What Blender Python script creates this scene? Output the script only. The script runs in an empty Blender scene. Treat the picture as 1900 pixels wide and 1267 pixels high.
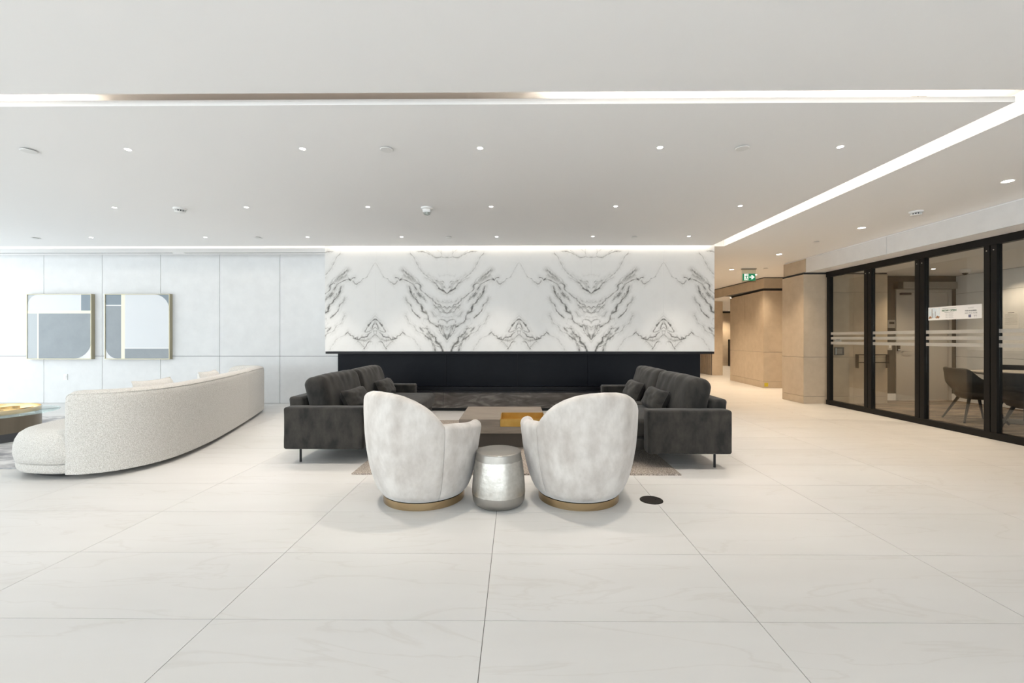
import bpy, math, random
import numpy as np
from mathutils import Vector, noise as mnoise

SC = bpy.context.scene
COL = SC.collection
R = math.radians
PI = math.pi
random.seed(7)

# ------------------------------------------------------------------ camera, world, exposure
cam_d = bpy.data.cameras.new('camera')
cam = bpy.data.objects.new('camera', cam_d)
COL.objects.link(cam)
cam.location = (0, 0, 1.24)
cam.rotation_euler = (R(90), 0, R(0.5))
cam_d.sensor_width = 36
cam_d.lens = 813 / 1900 * 36
cam_d.shift_y = -5.5 / 1900
cam_d.clip_start = 0.02
SC.camera = cam

world = bpy.data.worlds.new('daylight')
SC.world = world
world.use_nodes = True
bg = world.node_tree.nodes['Background']
bg.inputs[0].default_value = (0.92, 0.965, 1.0, 1)
bg.inputs[1].default_value = 4.1

SC.view_settings.view_transform = 'Standard'
SC.view_settings.look = 'None'
SC.view_settings.gamma = 1.0
SC.view_settings.use_curve_mapping = False
SC.view_settings.exposure = 0.43
SC.cycles.use_denoising = True
SC.cycles.max_bounces = 10
SC.cycles.diffuse_bounces = 6
SC.cycles.transparent_max_bounces = 12
SC.cycles.caustics_reflective = False
SC.cycles.caustics_refractive = False
SC.cycles.sample_clamp_indirect = 6.0

SPOT_W = 66.0          # every ceiling downlight
COVE_E = 45.0          # cove strip emission
WARM = (1.0, 0.90, 0.79)
WARMER = (1.0, 0.79, 0.56)

def portal(name, loc, rot, sx, sy):          # window portals: they only guide daylight through the openings
    d = bpy.data.lights.new(name, 'AREA')
    d.shape = 'RECTANGLE'; d.size = sx; d.size_y = sy
    d.cycles.is_portal = True
    o = bpy.data.objects.new(name, d); COL.objects.link(o)
    o.location = loc; o.rotation_euler = rot
portal('window_portal', (-12.45, 0.6, 1.4), (0, R(-90), 0), 2.6, 15.2)
portal('window_portal', (-3.3, -6.95, 1.4), (R(90), 0, 0), 18, 2.6)

# ------------------------------------------------------------------ materials
MATS = {}
def mat(name, col, rough=0.5, metal=0.0, var=None, bump=None, sheen=0.0, coat=0.0, emit=None, spec=None, stretch=(1, 1, 1), rand=False):
    """var = (scale, colour2, detail, lo, hi): noise mix; bump = (scale, strength, distance)"""
    if name in MATS: return MATS[name]
    m = bpy.data.materials.new(name); m.use_nodes = True
    nt = m.node_tree; N = nt.nodes; L = nt.links
    b = N['Principled BSDF']
    b.inputs['Base Color'].default_value = (*col, 1)
    b.inputs['Roughness'].default_value = rough
    b.inputs['Metallic'].default_value = metal
    if spec is not None: b.inputs['Specular IOR Level'].default_value = spec
    if sheen:
        b.inputs['Sheen Weight'].default_value = sheen
        b.inputs['Sheen Roughness'].default_value = 0.45
    if coat: b.inputs['Coat Weight'].default_value = coat
    if emit:
        b.inputs['Emission Color'].default_value = (*emit[0], 1)
        b.inputs['Emission Strength'].default_value = emit[1]
    if var or bump:
        tc = N.new('ShaderNodeTexCoord'); mp = N.new('ShaderNodeMapping')
        mp.inputs['Scale'].default_value = stretch
        L.new(tc.outputs['Object'], mp.inputs['Vector'])
        vec = mp.outputs['Vector']
        if rand:
            oi = N.new('ShaderNodeObjectInfo')
            ml = N.new('ShaderNodeMath'); ml.operation = 'MULTIPLY'; ml.inputs[1].default_value = 97.0
            L.new(oi.outputs['Random'], ml.inputs[0])
            cx = N.new('ShaderNodeCombineXYZ')
            for k in range(3): L.new(ml.outputs[0], cx.inputs[k])
            ad = N.new('ShaderNodeVectorMath'); ad.operation = 'ADD'
            L.new(vec, ad.inputs[0]); L.new(cx.outputs[0], ad.inputs[1]); vec = ad.outputs[0]
    if var:
        sc_, c2, det, lo, hi = var
        n = N.new('ShaderNodeTexNoise'); n.inputs['Scale'].default_value = sc_; n.inputs['Detail'].default_value = det
        n.inputs['Roughness'].default_value = 0.6
        L.new(vec, n.inputs['Vector'])
        r = N.new('ShaderNodeValToRGB'); e = r.color_ramp.elements
        e[0].position = lo; e[0].color = (*col, 1); e[1].position = hi; e[1].color = (*c2, 1)
        L.new(n.outputs['Fac'], r.inputs['Fac'])
        L.new(r.outputs['Color'], b.inputs['Base Color'])
    if bump:
        n2 = N.new('ShaderNodeTexNoise'); n2.inputs['Scale'].default_value = bump[0]; n2.inputs['Detail'].default_value = 3
        L.new(vec, n2.inputs['Vector'])
        bp = N.new('ShaderNodeBump'); bp.inputs['Strength'].default_value = bump[1]; bp.inputs['Distance'].default_value = bump[2]
        L.new(n2.outputs['Fac'], bp.inputs['Height']); L.new(bp.outputs['Normal'], b.inputs['Normal'])
    MATS[name] = m
    return m

def emission(name, col, strength):
    if name in MATS: return MATS[name]
    m = bpy.data.materials.new(name); m.use_nodes = True
    nt = m.node_tree; nt.nodes.clear()
    e = nt.nodes.new('ShaderNodeEmission'); o = nt.nodes.new('ShaderNodeOutputMaterial')
    e.inputs[0].default_value = (*col, 1); e.inputs[1].default_value = strength
    nt.links.new(e.outputs[0], o.inputs[0]); MATS[name] = m
    return m

def glass(name, tint, refl, rough=0.0, frost=0.0):
    m = bpy.data.materials.new(name); m.use_nodes = True
    nt = m.node_tree; N = nt.nodes; L = nt.links; N.clear()
    o = N.new('ShaderNodeOutputMaterial'); t = N.new('ShaderNodeBsdfTransparent'); g = N.new('ShaderNodeBsdfGlossy')
    t.inputs[0].default_value = (*tint, 1); g.inputs['Roughness'].default_value = rough
    lw = N.new('ShaderNodeLayerWeight'); lw.inputs[0].default_value = 0.35
    ma = N.new('ShaderNodeMath'); ma.operation = 'MULTIPLY_ADD'; ma.inputs[1].default_value = refl; ma.inputs[2].default_value = 0.018
    L.new(lw.outputs['Fresnel'], ma.inputs[0])
    mx = N.new('ShaderNodeMixShader'); L.new(ma.outputs[0], mx.inputs[0]); L.new(t.outputs[0], mx.inputs[1]); L.new(g.outputs[0], mx.inputs[2])
    last = mx.outputs[0]
    if frost:
        d = N.new('ShaderNodeBsdfDiffuse'); d.inputs[0].default_value = (0.85, 0.83, 0.80, 1)
        tl = N.new('ShaderNodeBsdfTranslucent'); tl.inputs[0].default_value = (0.85, 0.83, 0.8, 1)
        m0 = N.new('ShaderNodeMixShader'); m0.inputs[0].default_value = 0.5
        L.new(d.outputs[0], m0.inputs[1]); L.new(tl.outputs[0], m0.inputs[2])
        m2 = N.new('ShaderNodeMixShader'); m2.inputs[0].default_value = frost
        L.new(last, m2.inputs[1]); L.new(m0.outputs[0], m2.inputs[2]); last = m2.outputs[0]
    L.new(last, o.inputs[0]); MATS[name] = m
    return m

def tile_material():
    m = bpy.data.materials.new('porcelain_tile'); m.use_nodes = True
    nt = m.node_tree; N = nt.nodes; L = nt.links; b = N['Principled BSDF']
    tc = N.new('ShaderNodeTexCoord'); oi = N.new('ShaderNodeObjectInfo')
    ml = N.new('ShaderNodeMath'); ml.operation = 'MULTIPLY'; ml.inputs[1].default_value = 61.0; L.new(oi.outputs['Random'], ml.inputs[0])
    cx = N.new('ShaderNodeCombineXYZ'); L.new(ml.outputs[0], cx.inputs[0]); L.new(ml.outputs[0], cx.inputs[1])
    ad = N.new('ShaderNodeVectorMath'); L.new(tc.outputs['Object'], ad.inputs[0]); L.new(cx.outputs[0], ad.inputs[1])
    mp = N.new('ShaderNodeMapping'); mp.inputs['Scale'].default_value = (0.6, 2.6, 1); mp.inputs['Rotation'].default_value = (0, 0, R(8))
    L.new(ad.outputs[0], mp.inputs['Vector'])
    # soft clouds
    n1 = N.new('ShaderNodeTexNoise'); n1.inputs['Scale'].default_value = 1.6; n1.inputs['Detail'].default_value = 5
    L.new(mp.outputs[0], n1.inputs['Vector'])
    r1 = N.new('ShaderNodeValToRGB'); e = r1.color_ramp.elements
    e[0].position = 0.3; e[0].color = (0.70, 0.688, 0.670, 1); e[1].position = 0.7; e[1].color = (0.735, 0.726, 0.713, 1)
    L.new(n1.outputs['Fac'], r1.inputs[0])
    # thin veins: ridge of a distorted noise
    n2 = N.new('ShaderNodeTexNoise'); n2.inputs['Scale'].default_value = 1.25; n2.inputs['Detail'].default_value = 6; n2.inputs['Distortion'].default_value = 0.6
    L.new(mp.outputs[0], n2.inputs['Vector'])
    s = N.new('ShaderNodeMath'); s.operation = 'SUBTRACT'; s.inputs[1].default_value = 0.5; L.new(n2.outputs['Fac'], s.inputs[0])
    a = N.new('ShaderNodeMath'); a.operation = 'ABSOLUTE'; L.new(s.outputs[0], a.inputs[0])
    r2 = N.new('ShaderNodeValToRGB'); e = r2.color_ramp.elements
    e[0].position = 0.0; e[0].color = (0.90, 0.885, 0.865, 1); e[1].position = 0.014; e[1].color = (1, 1, 1, 1)
    L.new(a.outputs[0], r2.inputs[0])
    mx = N.new('ShaderNodeMixRGB'); mx.blend_type = 'MULTIPLY'; mx.inputs[0].default_value = 0.55
    L.new(r1.outputs[0], mx.inputs[1]); L.new(r2.outputs[0], mx.inputs[2])
    L.new(mx.outputs[0], b.inputs['Base Color'])
    b.inputs['Roughness'].default_value = 0.36
    b.inputs['Specular IOR Level'].default_value = 0.42
    MATS['tile'] = m
    return m

def marble_material():
    m = bpy.data.materials.new('bookmatched_marble'); m.use_nodes = True
    nt = m.node_tree; N = nt.nodes; L = nt.links; b = N['Principled BSDF']
    at = N.new('ShaderNodeAttribute'); at.attribute_name = 'vein'
    r = N.new('ShaderNodeValToRGB'); e = r.color_ramp.elements
    e[0].position = 0.0; e[0].color = (0.80, 0.79, 0.775, 1)
    e[1].position = 1.0; e[1].color = (0.055, 0.05, 0.045, 1)
    for p, c in ((0.18, (0.62, 0.61, 0.59)), (0.5, (0.27, 0.26, 0.245))):
        k = e.new(p); k.color = (*c, 1)
    L.new(at.outputs['Fac'], r.inputs[0]); L.new(r.outputs[0], b.inputs['Base Color'])
    b.inputs['Roughness'].default_value = 0.42
    MATS['marble'] = m
    return m

def streak_material(name, c1, c2, scale, stretch, rough, lo=0.35, hi=0.65, rot=0.0, bumpd=0.0, vein=None):
    m = bpy.data.materials.new(name); m.use_nodes = True
    nt = m.node_tree; N = nt.nodes; L = nt.links; b = N['Principled BSDF']
    tc = N.new('ShaderNodeTexCoord'); mp = N.new('ShaderNodeMapping'); mp.inputs['Scale'].default_value = stretch; mp.inputs['Rotation'].default_value = (0, 0, rot)
    L.new(tc.outputs['Object'], mp.inputs['Vector'])
    n = N.new('ShaderNodeTexNoise'); n.inputs['Scale'].default_value = scale; n.inputs['Detail'].default_value = 6; n.inputs['Distortion'].default_value = 0.3 if vein is None else 1.6
    L.new(mp.outputs[0], n.inputs['Vector'])
    r = N.new('ShaderNodeValToRGB'); e = r.color_ramp.elements
    e[0].position = lo; e[0].color = (*c1, 1); e[1].position = hi; e[1].color = (*c2, 1)
    if vein: k = e.new(0.5); k.color = (*vein, 1)
    L.new(n.outputs['Fac'], r.inputs[0]); L.new(r.outputs[0], b.inputs['Base Color'])
    b.inputs['Roughness'].default_value = rough
    if bumpd:
        bp = N.new('ShaderNodeBump'); bp.inputs['Strength'].default_value = 0.4; bp.inputs['Distance'].default_value = bumpd
        L.new(n.outputs['Fac'], bp.inputs['Height']); L.new(bp.outputs[0], b.inputs['Normal'])
    MATS[name] = m
    return m

M_TILE = tile_material()
M_MARBLE = marble_material()
M_GROUT = mat('grout', (0.20, 0.19, 0.18), 0.8)
M_CEIL = mat('ceiling_paint', (0.93, 0.925, 0.925), 0.9)
M_WHITE = mat('white_plastic', (0.82, 0.82, 0.81), 0.5)
M_PANEL = mat('pale_panel', (0.715, 0.72, 0.725), 0.7, var=(5.0, (0.765, 0.77, 0.775), 6, 0.3, 0.7), rand=True)
M_BEIGE = mat('beige_panel', (0.50, 0.415, 0.31), 0.65, var=(6.0, (0.57, 0.48, 0.37), 6, 0.3, 0.7), rand=True)
M_JOINT = mat('joint_shadow_gap', (0.16, 0.16, 0.16), 0.8)
M_BLACKGAP = mat('black_reveal', (0.012, 0.012, 0.012), 0.6)
M_BLACK = mat('black_steel', (0.010, 0.010, 0.012), 0.42, 0.0, var=(2.0, (0.014, 0.014, 0.017), 3, 0.3, 0.7), spec=0.25)
M_FIREBLACK = mat('dark_blue_black_metal', (0.006, 0.0075, 0.012), 0.45, 0.0, var=(1.5, (0.009, 0.011, 0.016), 4, 0.3, 0.7), spec=0.16)
M_FRAME = mat('dark_bronze_frame', (0.010, 0.0095, 0.009), 0.42, spec=0.2)
M_STONE = streak_material('dark_veined_stone', (0.055, 0.046, 0.041), (0.24, 0.215, 0.20), 1.9, (1.2, 1, 4.5), 0.38, 0.32, 0.70, vein=(0.095, 0.084, 0.076))
M_SOFA = mat('charcoal_velvet', (0.0055, 0.005, 0.0043), 0.85, var=(8.0, (0.036, 0.032, 0.027), 9, 0.36, 0.68), bump=(220, 0.25, 0.002), sheen=0.12, stretch=(1.2, 1.2, 0.6))
M_CHAIR = mat('pale_velvet', (0.47, 0.43, 0.395), 0.85, var=(5.5, (0.72, 0.685, 0.65), 5, 0.30, 0.68), bump=(260, 0.12, 0.001), sheen=0.4, stretch=(1.3, 1.3, 0.8))
M_BOUCLE = mat('cream_boucle', (0.55, 0.525, 0.485), 0.95, var=(150.0, (0.76, 0.74, 0.705), 2, 0.40, 0.60), bump=(120, 0.9, 0.008), sheen=0.3)
M_PILLOW = mat('ivory_cotton', (0.70, 0.685, 0.655), 0.9, var=(60, (0.76, 0.745, 0.72), 2, 0.4, 0.6), bump=(180, 0.3, 0.003))
M_BRASS = mat('brushed_bronze', (0.44, 0.31, 0.17), 0.16, 1.0, var=(3, (0.52, 0.38, 0.22), 3, 0.3, 0.7))
M_BRASSTRAY = mat('satin_brass', (0.52, 0.31, 0.075), 0.42, 0.85, var=(8, (0.60, 0.38, 0.11), 4, 0.3, 0.7))
M_GOLD = mat('pale_gold', (0.74, 0.62, 0.42), 0.2, 1.0)
M_DRUMTOP = mat('satin_nickel', (0.36, 0.34, 0.31), 0.42, 0.9, var=(7, (0.43, 0.41, 0.38), 4, 0.3, 0.7))
M_DRUM = mat('hammered_silver', (0.50, 0.48, 0.44), 0.36, 0.92, var=(16, (0.68, 0.66, 0.62), 5, 0.3, 0.7), bump=(38, 0.35, 0.004))
M_TABLE = streak_material('taupe_stained_oak', (0.20, 0.165, 0.135), (0.28, 0.235, 0.19), 3.0, (1.0, 7.0, 7.0), 0.5)
M_TABLEBASE = mat('dark_taupe_base', (0.075, 0.062, 0.050), 0.55)
M_RUG = mat('woven_taupe_rug', (0.16, 0.13, 0.11), 0.95, var=(110, (0.60, 0.53, 0.46), 2, 0.38, 0.62), bump=(110, 1.0, 0.01), stretch=(1, 1.6, 1))
M_RUG2 = mat('mottled_grey_rug', (0.27, 0.27, 0.29), 0.95, var=(2.6, (0.72, 0.715, 0.71), 7, 0.40, 0.60), bump=(120, 0.6, 0.006), stretch=(1, 2.0, 1))
M_CARPET = streak_material('brown_streaked_carpet', (0.07, 0.05, 0.035), (0.27, 0.205, 0.145), 1.7, (0.7, 7.0, 1), 0.95, 0.38, 0.64, rot=R(-14), bumpd=0.003)
M_BRONZEDRUM = mat('brushed_dark_bronze', (0.20, 0.165, 0.125), 0.38, 1.0, var=(5, (0.27, 0.23, 0.18), 4, 0.3, 0.7), stretch=(1, 1, 0.1))
M_DARKBAND = mat('dark_plinth', (0.07, 0.07, 0.075), 0.5)
M_OUTLET = mat('oil_bronze', (0.022, 0.018, 0.015), 0.45, 0.4)
M_DOOR = mat('grey_door_paint', (0.46, 0.44, 0.41), 0.5)
M_DOORWALL = mat('dark_grey_wall', (0.060, 0.056, 0.050), 0.8)
M_STEEL = mat('brushed_steel', (0.55, 0.54, 0.52), 0.3, 1.0)
M_LEATHER = mat('dark_grey_leather', (0.028, 0.026, 0.025), 0.55, var=(9, (0.045, 0.042, 0.04), 4, 0.3, 0.7))
M_LEATHERIN = mat('dark_brown_leather', (0.045, 0.032, 0.022), 0.6)
M_TABLETOP = mat('light_laminate', (0.50, 0.46, 0.41), 0.4)
M_PAPER = mat('paper', (0.80, 0.79, 0.78), 0.8)
M_PRINT = mat('grey_print', (0.42, 0.42, 0.42), 0.8)
M_PRINTDK = mat('dark_print', (0.13, 0.14, 0.15), 0.8)
M_NAVY = mat('navy_print', (0.03, 0.03, 0.10), 0.8)
M_GREENPRINT = mat('green_print', (0.07, 0.17, 0.10), 0.8)
M_SKYBLUE = mat('pale_blue_print', (0.60, 0.70, 0.78), 0.8, var=(20, (0.76, 0.80, 0.82), 3, 0.3, 0.7))
M_TREEPRINT = mat('brown_print', (0.20, 0.09, 0.05), 0.8, var=(60, (0.42, 0.22, 0.10), 3, 0.3, 0.7))
M_YELLOW = mat('yellow_vinyl', (0.58, 0.47, 0.03), 0.5)
M_SIGNGREEN = mat('sign_green', (0.005, 0.16, 0.075), 0.4, emit=((0.005, 0.2, 0.09), 0.5))
M_SIGNWHITE = mat('sign_white', (0.85, 0.9, 0.87), 0.4, emit=((0.85, 0.92, 0.88), 0.55))
M_GREYMETAL = mat('silver_grey_casing', (0.30, 0.29, 0.27), 0.45, 0.5)
M_LED = emission('led_strip', (1.0, 0.88, 0.72), COVE_E)
M_LEDDIM = emission('led_strip_dim', (1.0, 0.74, 0.5), COVE_E * 0.022)
M_LED2 = emission('led_strip_soft', (1.0, 0.90, 0.76), COVE_E * 0.20)
M_LAMP = emission('downlight_lens', (1.0, 0.92, 0.8), 28.0)
M_GLASS = glass('clear_glass', (0.93, 0.94, 0.93), 0.16)
M_WINGLASS = glass('window_glass', (0.96, 0.98, 0.98), 0.2)
M_TABGLASS = glass('table_glass', (0.86, 0.92, 0.90), 0.7)
M_FROST = glass('frosted_band', (0.93, 0.94, 0.93), 0.3, 0.3, frost=0.42)
M_CLEARPL = glass('clear_plastic', (0.85, 0.88, 0.86), 0.5)
M_AD = [mat('art_slate', (0.30, 0.33, 0.355), 0.75, var=(4, (0.34, 0.37, 0.395), 4, 0.3, 0.7)),
        mat('art_mist', (0.72, 0.74, 0.765), 0.75),
        mat('art_cream', (0.86, 0.83, 0.68), 0.6),
        mat('art_grey', (0.50, 0.53, 0.55), 0.75),
        mat('art_white', (0.84, 0.84, 0.84), 0.75),
        mat('art_blue', (0.26, 0.305, 0.345), 0.75)]
M_ARTFRAME = mat('champagne_frame', (0.42, 0.38, 0.27), 0.35, 0.6)

# ------------------------------------------------------------------ mesh helpers
class P:
    def __init__(s): s.v = []; s.f = []
    def add(s, vs, fs):
        o = len(s.v); s.v += [tuple(p) for p in vs]; s.f += [tuple(i + o for i in f) for f in fs]; return s
    def box(s, x0, x1, y0, y1, z0, z1):
        return s.add([(x0, y0, z0), (x1, y0, z0), (x1, y1, z0), (x0, y1, z0), (x0, y0, z1), (x1, y0, z1), (x1, y1, z1), (x0, y1, z1)],
                     [(0, 3, 2, 1), (4, 5, 6, 7), (0, 1, 5, 4), (1, 2, 6, 5), (2, 3, 7, 6), (3, 0, 4, 7)])
    def prism(s, pts, z0, z1):                 # pts: ccw in plan
        n = len(pts)
        return s.add([(x, y, z0) for x, y in pts] + [(x, y, z1) for x, y in pts],
                     [tuple(range(n - 1, -1, -1)), tuple(range(n, 2 * n))] + [(i, (i + 1) % n, n + (i + 1) % n, n + i) for i in range(n)])
    def prism_y(s, pts, y0, y1):               # pts: (x, z) ccw seen from -y; y0 is the face towards the viewer
        n = len(pts)
        return s.add([(x, y0, z) for x, z in pts] + [(x, y1, z) for x, z in pts],
                     [tuple(range(n)), tuple(range(2 * n - 1, n - 1, -1))] + [(i, n + i, n + (i + 1) % n, (i + 1) % n) for i in range(n)])
    def lathe(s, prof, n=48, cx=0, cy=0, cap=True):   # prof: (r, z) bottom to top
        vs = []; fs = []; m = len(prof)
        for r, z in prof:
            for k in range(n):
                a = 2 * PI * k / n; vs.append((cx + r * math.cos(a), cy + r * math.sin(a), z))
        for j in range(m - 1):
            for k in range(n):
                k2 = (k + 1) % n; fs.append((j * n + k, j * n + k2, (j + 1) * n + k2, (j + 1) * n + k))
        if cap:
            fs.append(tuple(range(n - 1, -1, -1))); fs.append(tuple((m - 1) * n + k for k in range(n)))
        return s.add(vs, fs)
    def tube(s, pts, r, n=10, r2=None):
        vs = []; fs = []; m = len(pts); pts = [Vector(p) for p in pts]
        for i, p in enumerate(pts):
            d = (pts[min(i + 1, m - 1)] - pts[max(i - 1, 0)]).normalized()
            up = Vector((0, 0, 1)) if abs(d.z) < 0.9 else Vector((1, 0, 0))
            a = d.cross(up).normalized(); b = a.cross(d).normalized()
            rr = r if r2 is None else r + (r2 - r) * i / (m - 1)
            for k in range(n):
                t = 2 * PI * k / n; vs.append(p + a * math.cos(t) * rr + b * math.sin(t) * rr)
        for i in range(m - 1):
            for k in range(n):
                k2 = (k + 1) % n; fs.append((i * n + k, i * n + k2, (i + 1) * n + k2, (i + 1) * n + k))
        fs.append(tuple(range(n - 1, -1, -1))); fs.append(tuple((m - 1) * n + k for k in range(n)))
        return s.add(vs, fs)
    def grid(s, rows, closed_u=False, closed_v=False):
        nu = len(rows); nv = len(rows[0]); vs = [p for r in rows for p in r]; fs = []
        for i in range(nu if closed_u else nu - 1):
            for j in range(nv if closed_v else nv - 1):
                i2 = (i + 1) % nu; j2 = (j + 1) % nv
                fs.append((i * nv + j, i * nv + j2, i2 * nv + j2, i2 * nv + j))
        return s.add(vs, fs)
    def rbox(s, c, h, r, mid=(6, 6, 6), cs=4, fn=None):
        ax = []
        for k in range(3):
            hi = h[k]; inn = max(hi - r, 1e-4)
            corner = [inn + r * math.tan(PI / 4 * t / cs) for t in range(1, cs + 1)]
            corner[-1] = hi
            mids = [-inn + 2 * inn * t / mid[k] for t in range(mid[k] + 1)]
            ax.append([-q for q in reversed(corner)] + mids + corner)
        idx = {}; vs = []; fs = []
        def vid(p):
            key = (round(p[0], 5), round(p[1], 5), round(p[2], 5))
            if key in idx: return idx[key]
            q = [max(-(h[k] - r), min(h[k] - r, p[k])) for k in range(3)]
            d = Vector([p[k] - q[k] for k in range(3)])
            if d.length > 1e-9: d = d.normalized() * r
            w = Vector((q[0] + d[0], q[1] + d[1], q[2] + d[2]))
            if fn: w = Vector(fn(w))
            idx[key] = len(vs); vs.append((w.x + c[0], w.y + c[1], w.z + c[2])); return idx[key]
        for k in range(3):
            a, b = (k + 1) % 3, (k + 2) % 3
            for sg in (-1, 1):
                for i in range(len(ax[a]) - 1):
                    for j in range(len(ax[b]) - 1):
                        q = []
                        for di, dj in ((0, 0), (1, 0), (1, 1), (0, 1)):
                            p = [0, 0, 0]; p[k] = sg * h[k]; p[a] = ax[a][i + di]; p[b] = ax[b][j + dj]; q.append(vid(p))
                        if sg < 0: q.reverse()
                        if len(set(q)) > 2: fs.append(tuple(dict.fromkeys(q)))
        return s.add(vs, fs)
    def mesh(s, name):
        me = bpy.data.meshes.new(name); me.from_pydata(s.v, [], s.f); me.update(); return me
    def build(s, name, material, parent=None, smooth=False, bevel=0.0, angle=35, seg=2, loc=None):
        me = s.mesh(name)
        if smooth or bevel:
            for p in me.polygons: p.use_smooth = True
            if smooth: me.set_sharp_from_angle(angle=R(angle))
        if not isinstance(material, (list, tuple)): material = [material]
        for m in material: me.materials.append(m)
        o = bpy.data.objects.new(name, me); COL.objects.link(o)
        if parent: o.parent = parent
        if loc: o.location = loc
        if bevel:
            bv = o.modifiers.new('bevel', 'BEVEL'); bv.width = bevel; bv.segments = seg; bv.limit_method = 'ANGLE'; bv.angle_limit = R(40)
            bv.harden_normals = True
        return o

def inst(name, me, parent=None, loc=(0, 0, 0), rotz=0.0, scale=None):
    o = bpy.data.objects.new(name, me); COL.objects.link(o)
    o.parent = parent; o.location = loc; o.rotation_euler = (0, 0, rotz)
    if scale: o.scale = scale
    return o

def tag(o, label, cat=None, group=None, kind=None):
    o['label'] = label
    if cat: o['category'] = cat
    if group: o['group'] = group
    if kind: o['kind'] = kind
    return o

def thing(name, label, cat, loc=(0, 0, 0), rotz=0.0, group=None, kind=None):
    o = bpy.data.objects.new(name, None); COL.objects.link(o)
    o.empty_display_size = 0.1
    o.location = loc; o.rotation_euler = (0, 0, rotz)
    return tag(o, label, cat, group, kind)

def root(name, label, loc=(0, 0, 0)):
    return thing(name, label, None, loc, kind='structure')

def struct(name, p, m, label, **k):
    return tag(p.build(name, m, **k), label, kind='structure')

def copy_tree(o, parent=None):
    c = o.copy(); COL.objects.link(c); c.parent = parent
    for ch in list(o.children): copy_tree(ch, c)
    return c

def catmull(pts, n=8):
    out = []
    pts = [Vector(p) for p in pts]
    for i in range(len(pts) - 1):
        p0 = pts[max(i - 1, 0)]; p1 = pts[i]; p2 = pts[i + 1]; p3 = pts[min(i + 2, len(pts) - 1)]
        for k in range(n):
            t = k / n
            out.append(0.5 * ((2 * p1) + (p2 - p0) * t + (2 * p0 - 5 * p1 + 4 * p2 - p3) * t * t + (3 * p1 - p0 - 3 * p2 + p3) * t ** 3))
    out.append(pts[-1]); return out

def smoothstep(a, b, x):
    t = max(0.0, min(1.0, (x - a) / (b - a))); return t * t * (3 - 2 * t)

def text_part(name, body, size, parent, loc, rot, material, align='CENTER', bold=0.0):
    cu = bpy.data.curves.new(name, 'FONT'); cu.body = body; cu.size = size; cu.align_x = align; cu.align_y = 'CENTER'
    cu.extrude = 0.0004; cu.offset = bold; cu.resolution_u = 2
    tmp = bpy.data.objects.new('tmp_text', cu); COL.objects.link(tmp)
    dg = bpy.context.evaluated_depsgraph_get(); dg.update()
    me = bpy.data.meshes.new_from_object(tmp.evaluated_get(dg))
    bpy.data.objects.remove(tmp); bpy.data.curves.remove(cu)
    me.materials.clear(); me.materials.append(material)
    o = bpy.data.objects.new(name, me); COL.objects.link(o)
    o.parent = parent; o.location = loc; o.rotation_euler = rot
    return o

# ------------------------------------------------------------------ the room shell
CZ = 2.77          # main ceiling
LZ = 2.49          # head of the glass wall and low ceilings

# floor: slab and tiles (1.2 x 0.6 m)
floor = root('floor', 'large pale veined porcelain floor tiles laid in a straight grid')
P().box(-12.6, 11.5, -7.1, 21.5, -0.10, -0.004).build('slab', M_GROUT, floor)
TX0, TY0, TW, TD, G = -0.137, 1.925, 1.2, 0.6, 0.0016
tile_me = P().box(-TW / 2 + G, TW / 2 - G, -TD / 2 + G, TD / 2 - G, -0.004, 0.0).mesh('tile'); tile_me.materials.append(M_TILE)
rest = P(); n_tiles = 0
def in_carpet(x, y): return x > 5.95 and y < 8.34
for j in range(-15, 33):
    for i in range(-11, 11):
        x = TX0 + (i + 0.5) * TW; y = TY0 + (j + 0.5) * TD
        if x < -12.5 or x > 11.4 or y < -7.0: continue
        x0, x1 = x - TW / 2, x + TW / 2; y0, y1 = y - TD / 2, y + TD / 2
        if in_carpet((x0 + x1) / 2 - 0.2, y): continue
        clip = y < 8.34 and x1 > 5.86
        seen = y1 > 1.3 and -1.2 * y1 - 0.1 < x1 and x0 < 1.22 * y1 + 0.1 and y < 8.6 and x1 > -9.9
        if clip:
            x1c = 5.86
            if x1c - x0 < 0.05: continue
            if seen:
                P().box(x0 + G, x1c, y0 + G, y1 - G, -0.004, 0.0).build('tile', M_TILE, floor)
            else: rest.box(x0 + G, x1c, y0 + G, y1 - G, -0.004, 0.0)
        elif seen:
            inst('tile', tile_me, floor, (x, y, 0)); n_tiles += 1
        else:
            rest.box(x0 + G, x1 - G, y0 + G, y1 - G, -0.004, 0.0)
rt = rest.build('distant_tiles', M_TILE, floor); rt['kind'] = 'stuff'

carpet = struct('floor_carpet', P().box(5.93, 8.8, 0.6, 8.83, -0.004, 0.003), M_CARPET, 'brown streaked carpet of the glazed meeting room')

# ceilings
RX, RY0, RY1 = 3.23, 2.862, 7.22     # raft edges
struct('ceiling', P().box(-12.5, RX, RY0, RY1, CZ, CZ + 0.037), M_CEIL, 'white ceiling raft over the lounge, edged by light slots')
struct('ceiling', P().box(-12.5, 5.5, -7.0, 2.722, CZ, 2.93), M_CEIL, 'white ceiling above the camera in front of the light slot')
struct('ceiling', P().box(3.455, 5.53, 2.722, 16.9, CZ, 2.93).box(3.302, 3.455, 7.31, 16.9, CZ, 2.93), M_CEIL, 'white ceiling strip between diagonal light slot and glass wall')
struct('ceiling', P().box(-12.5, 3.455, 2.6, 7.36, 2.93, 3.0).box(-12.5, -3.0, 7.36, 8.36, 2.93, 3.0).box(-3.0, 3.455, 7.36, 7.6, 2.93, 3.0), M_CEIL, 'upper deck of the cove above the light slots')
struct('ceiling', P().box(-12.5, -3.19, 7.36, 7.90, 2.765, 2.93), M_CEIL, 'narrow white ceiling strip along the pale panelled wall')
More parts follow.
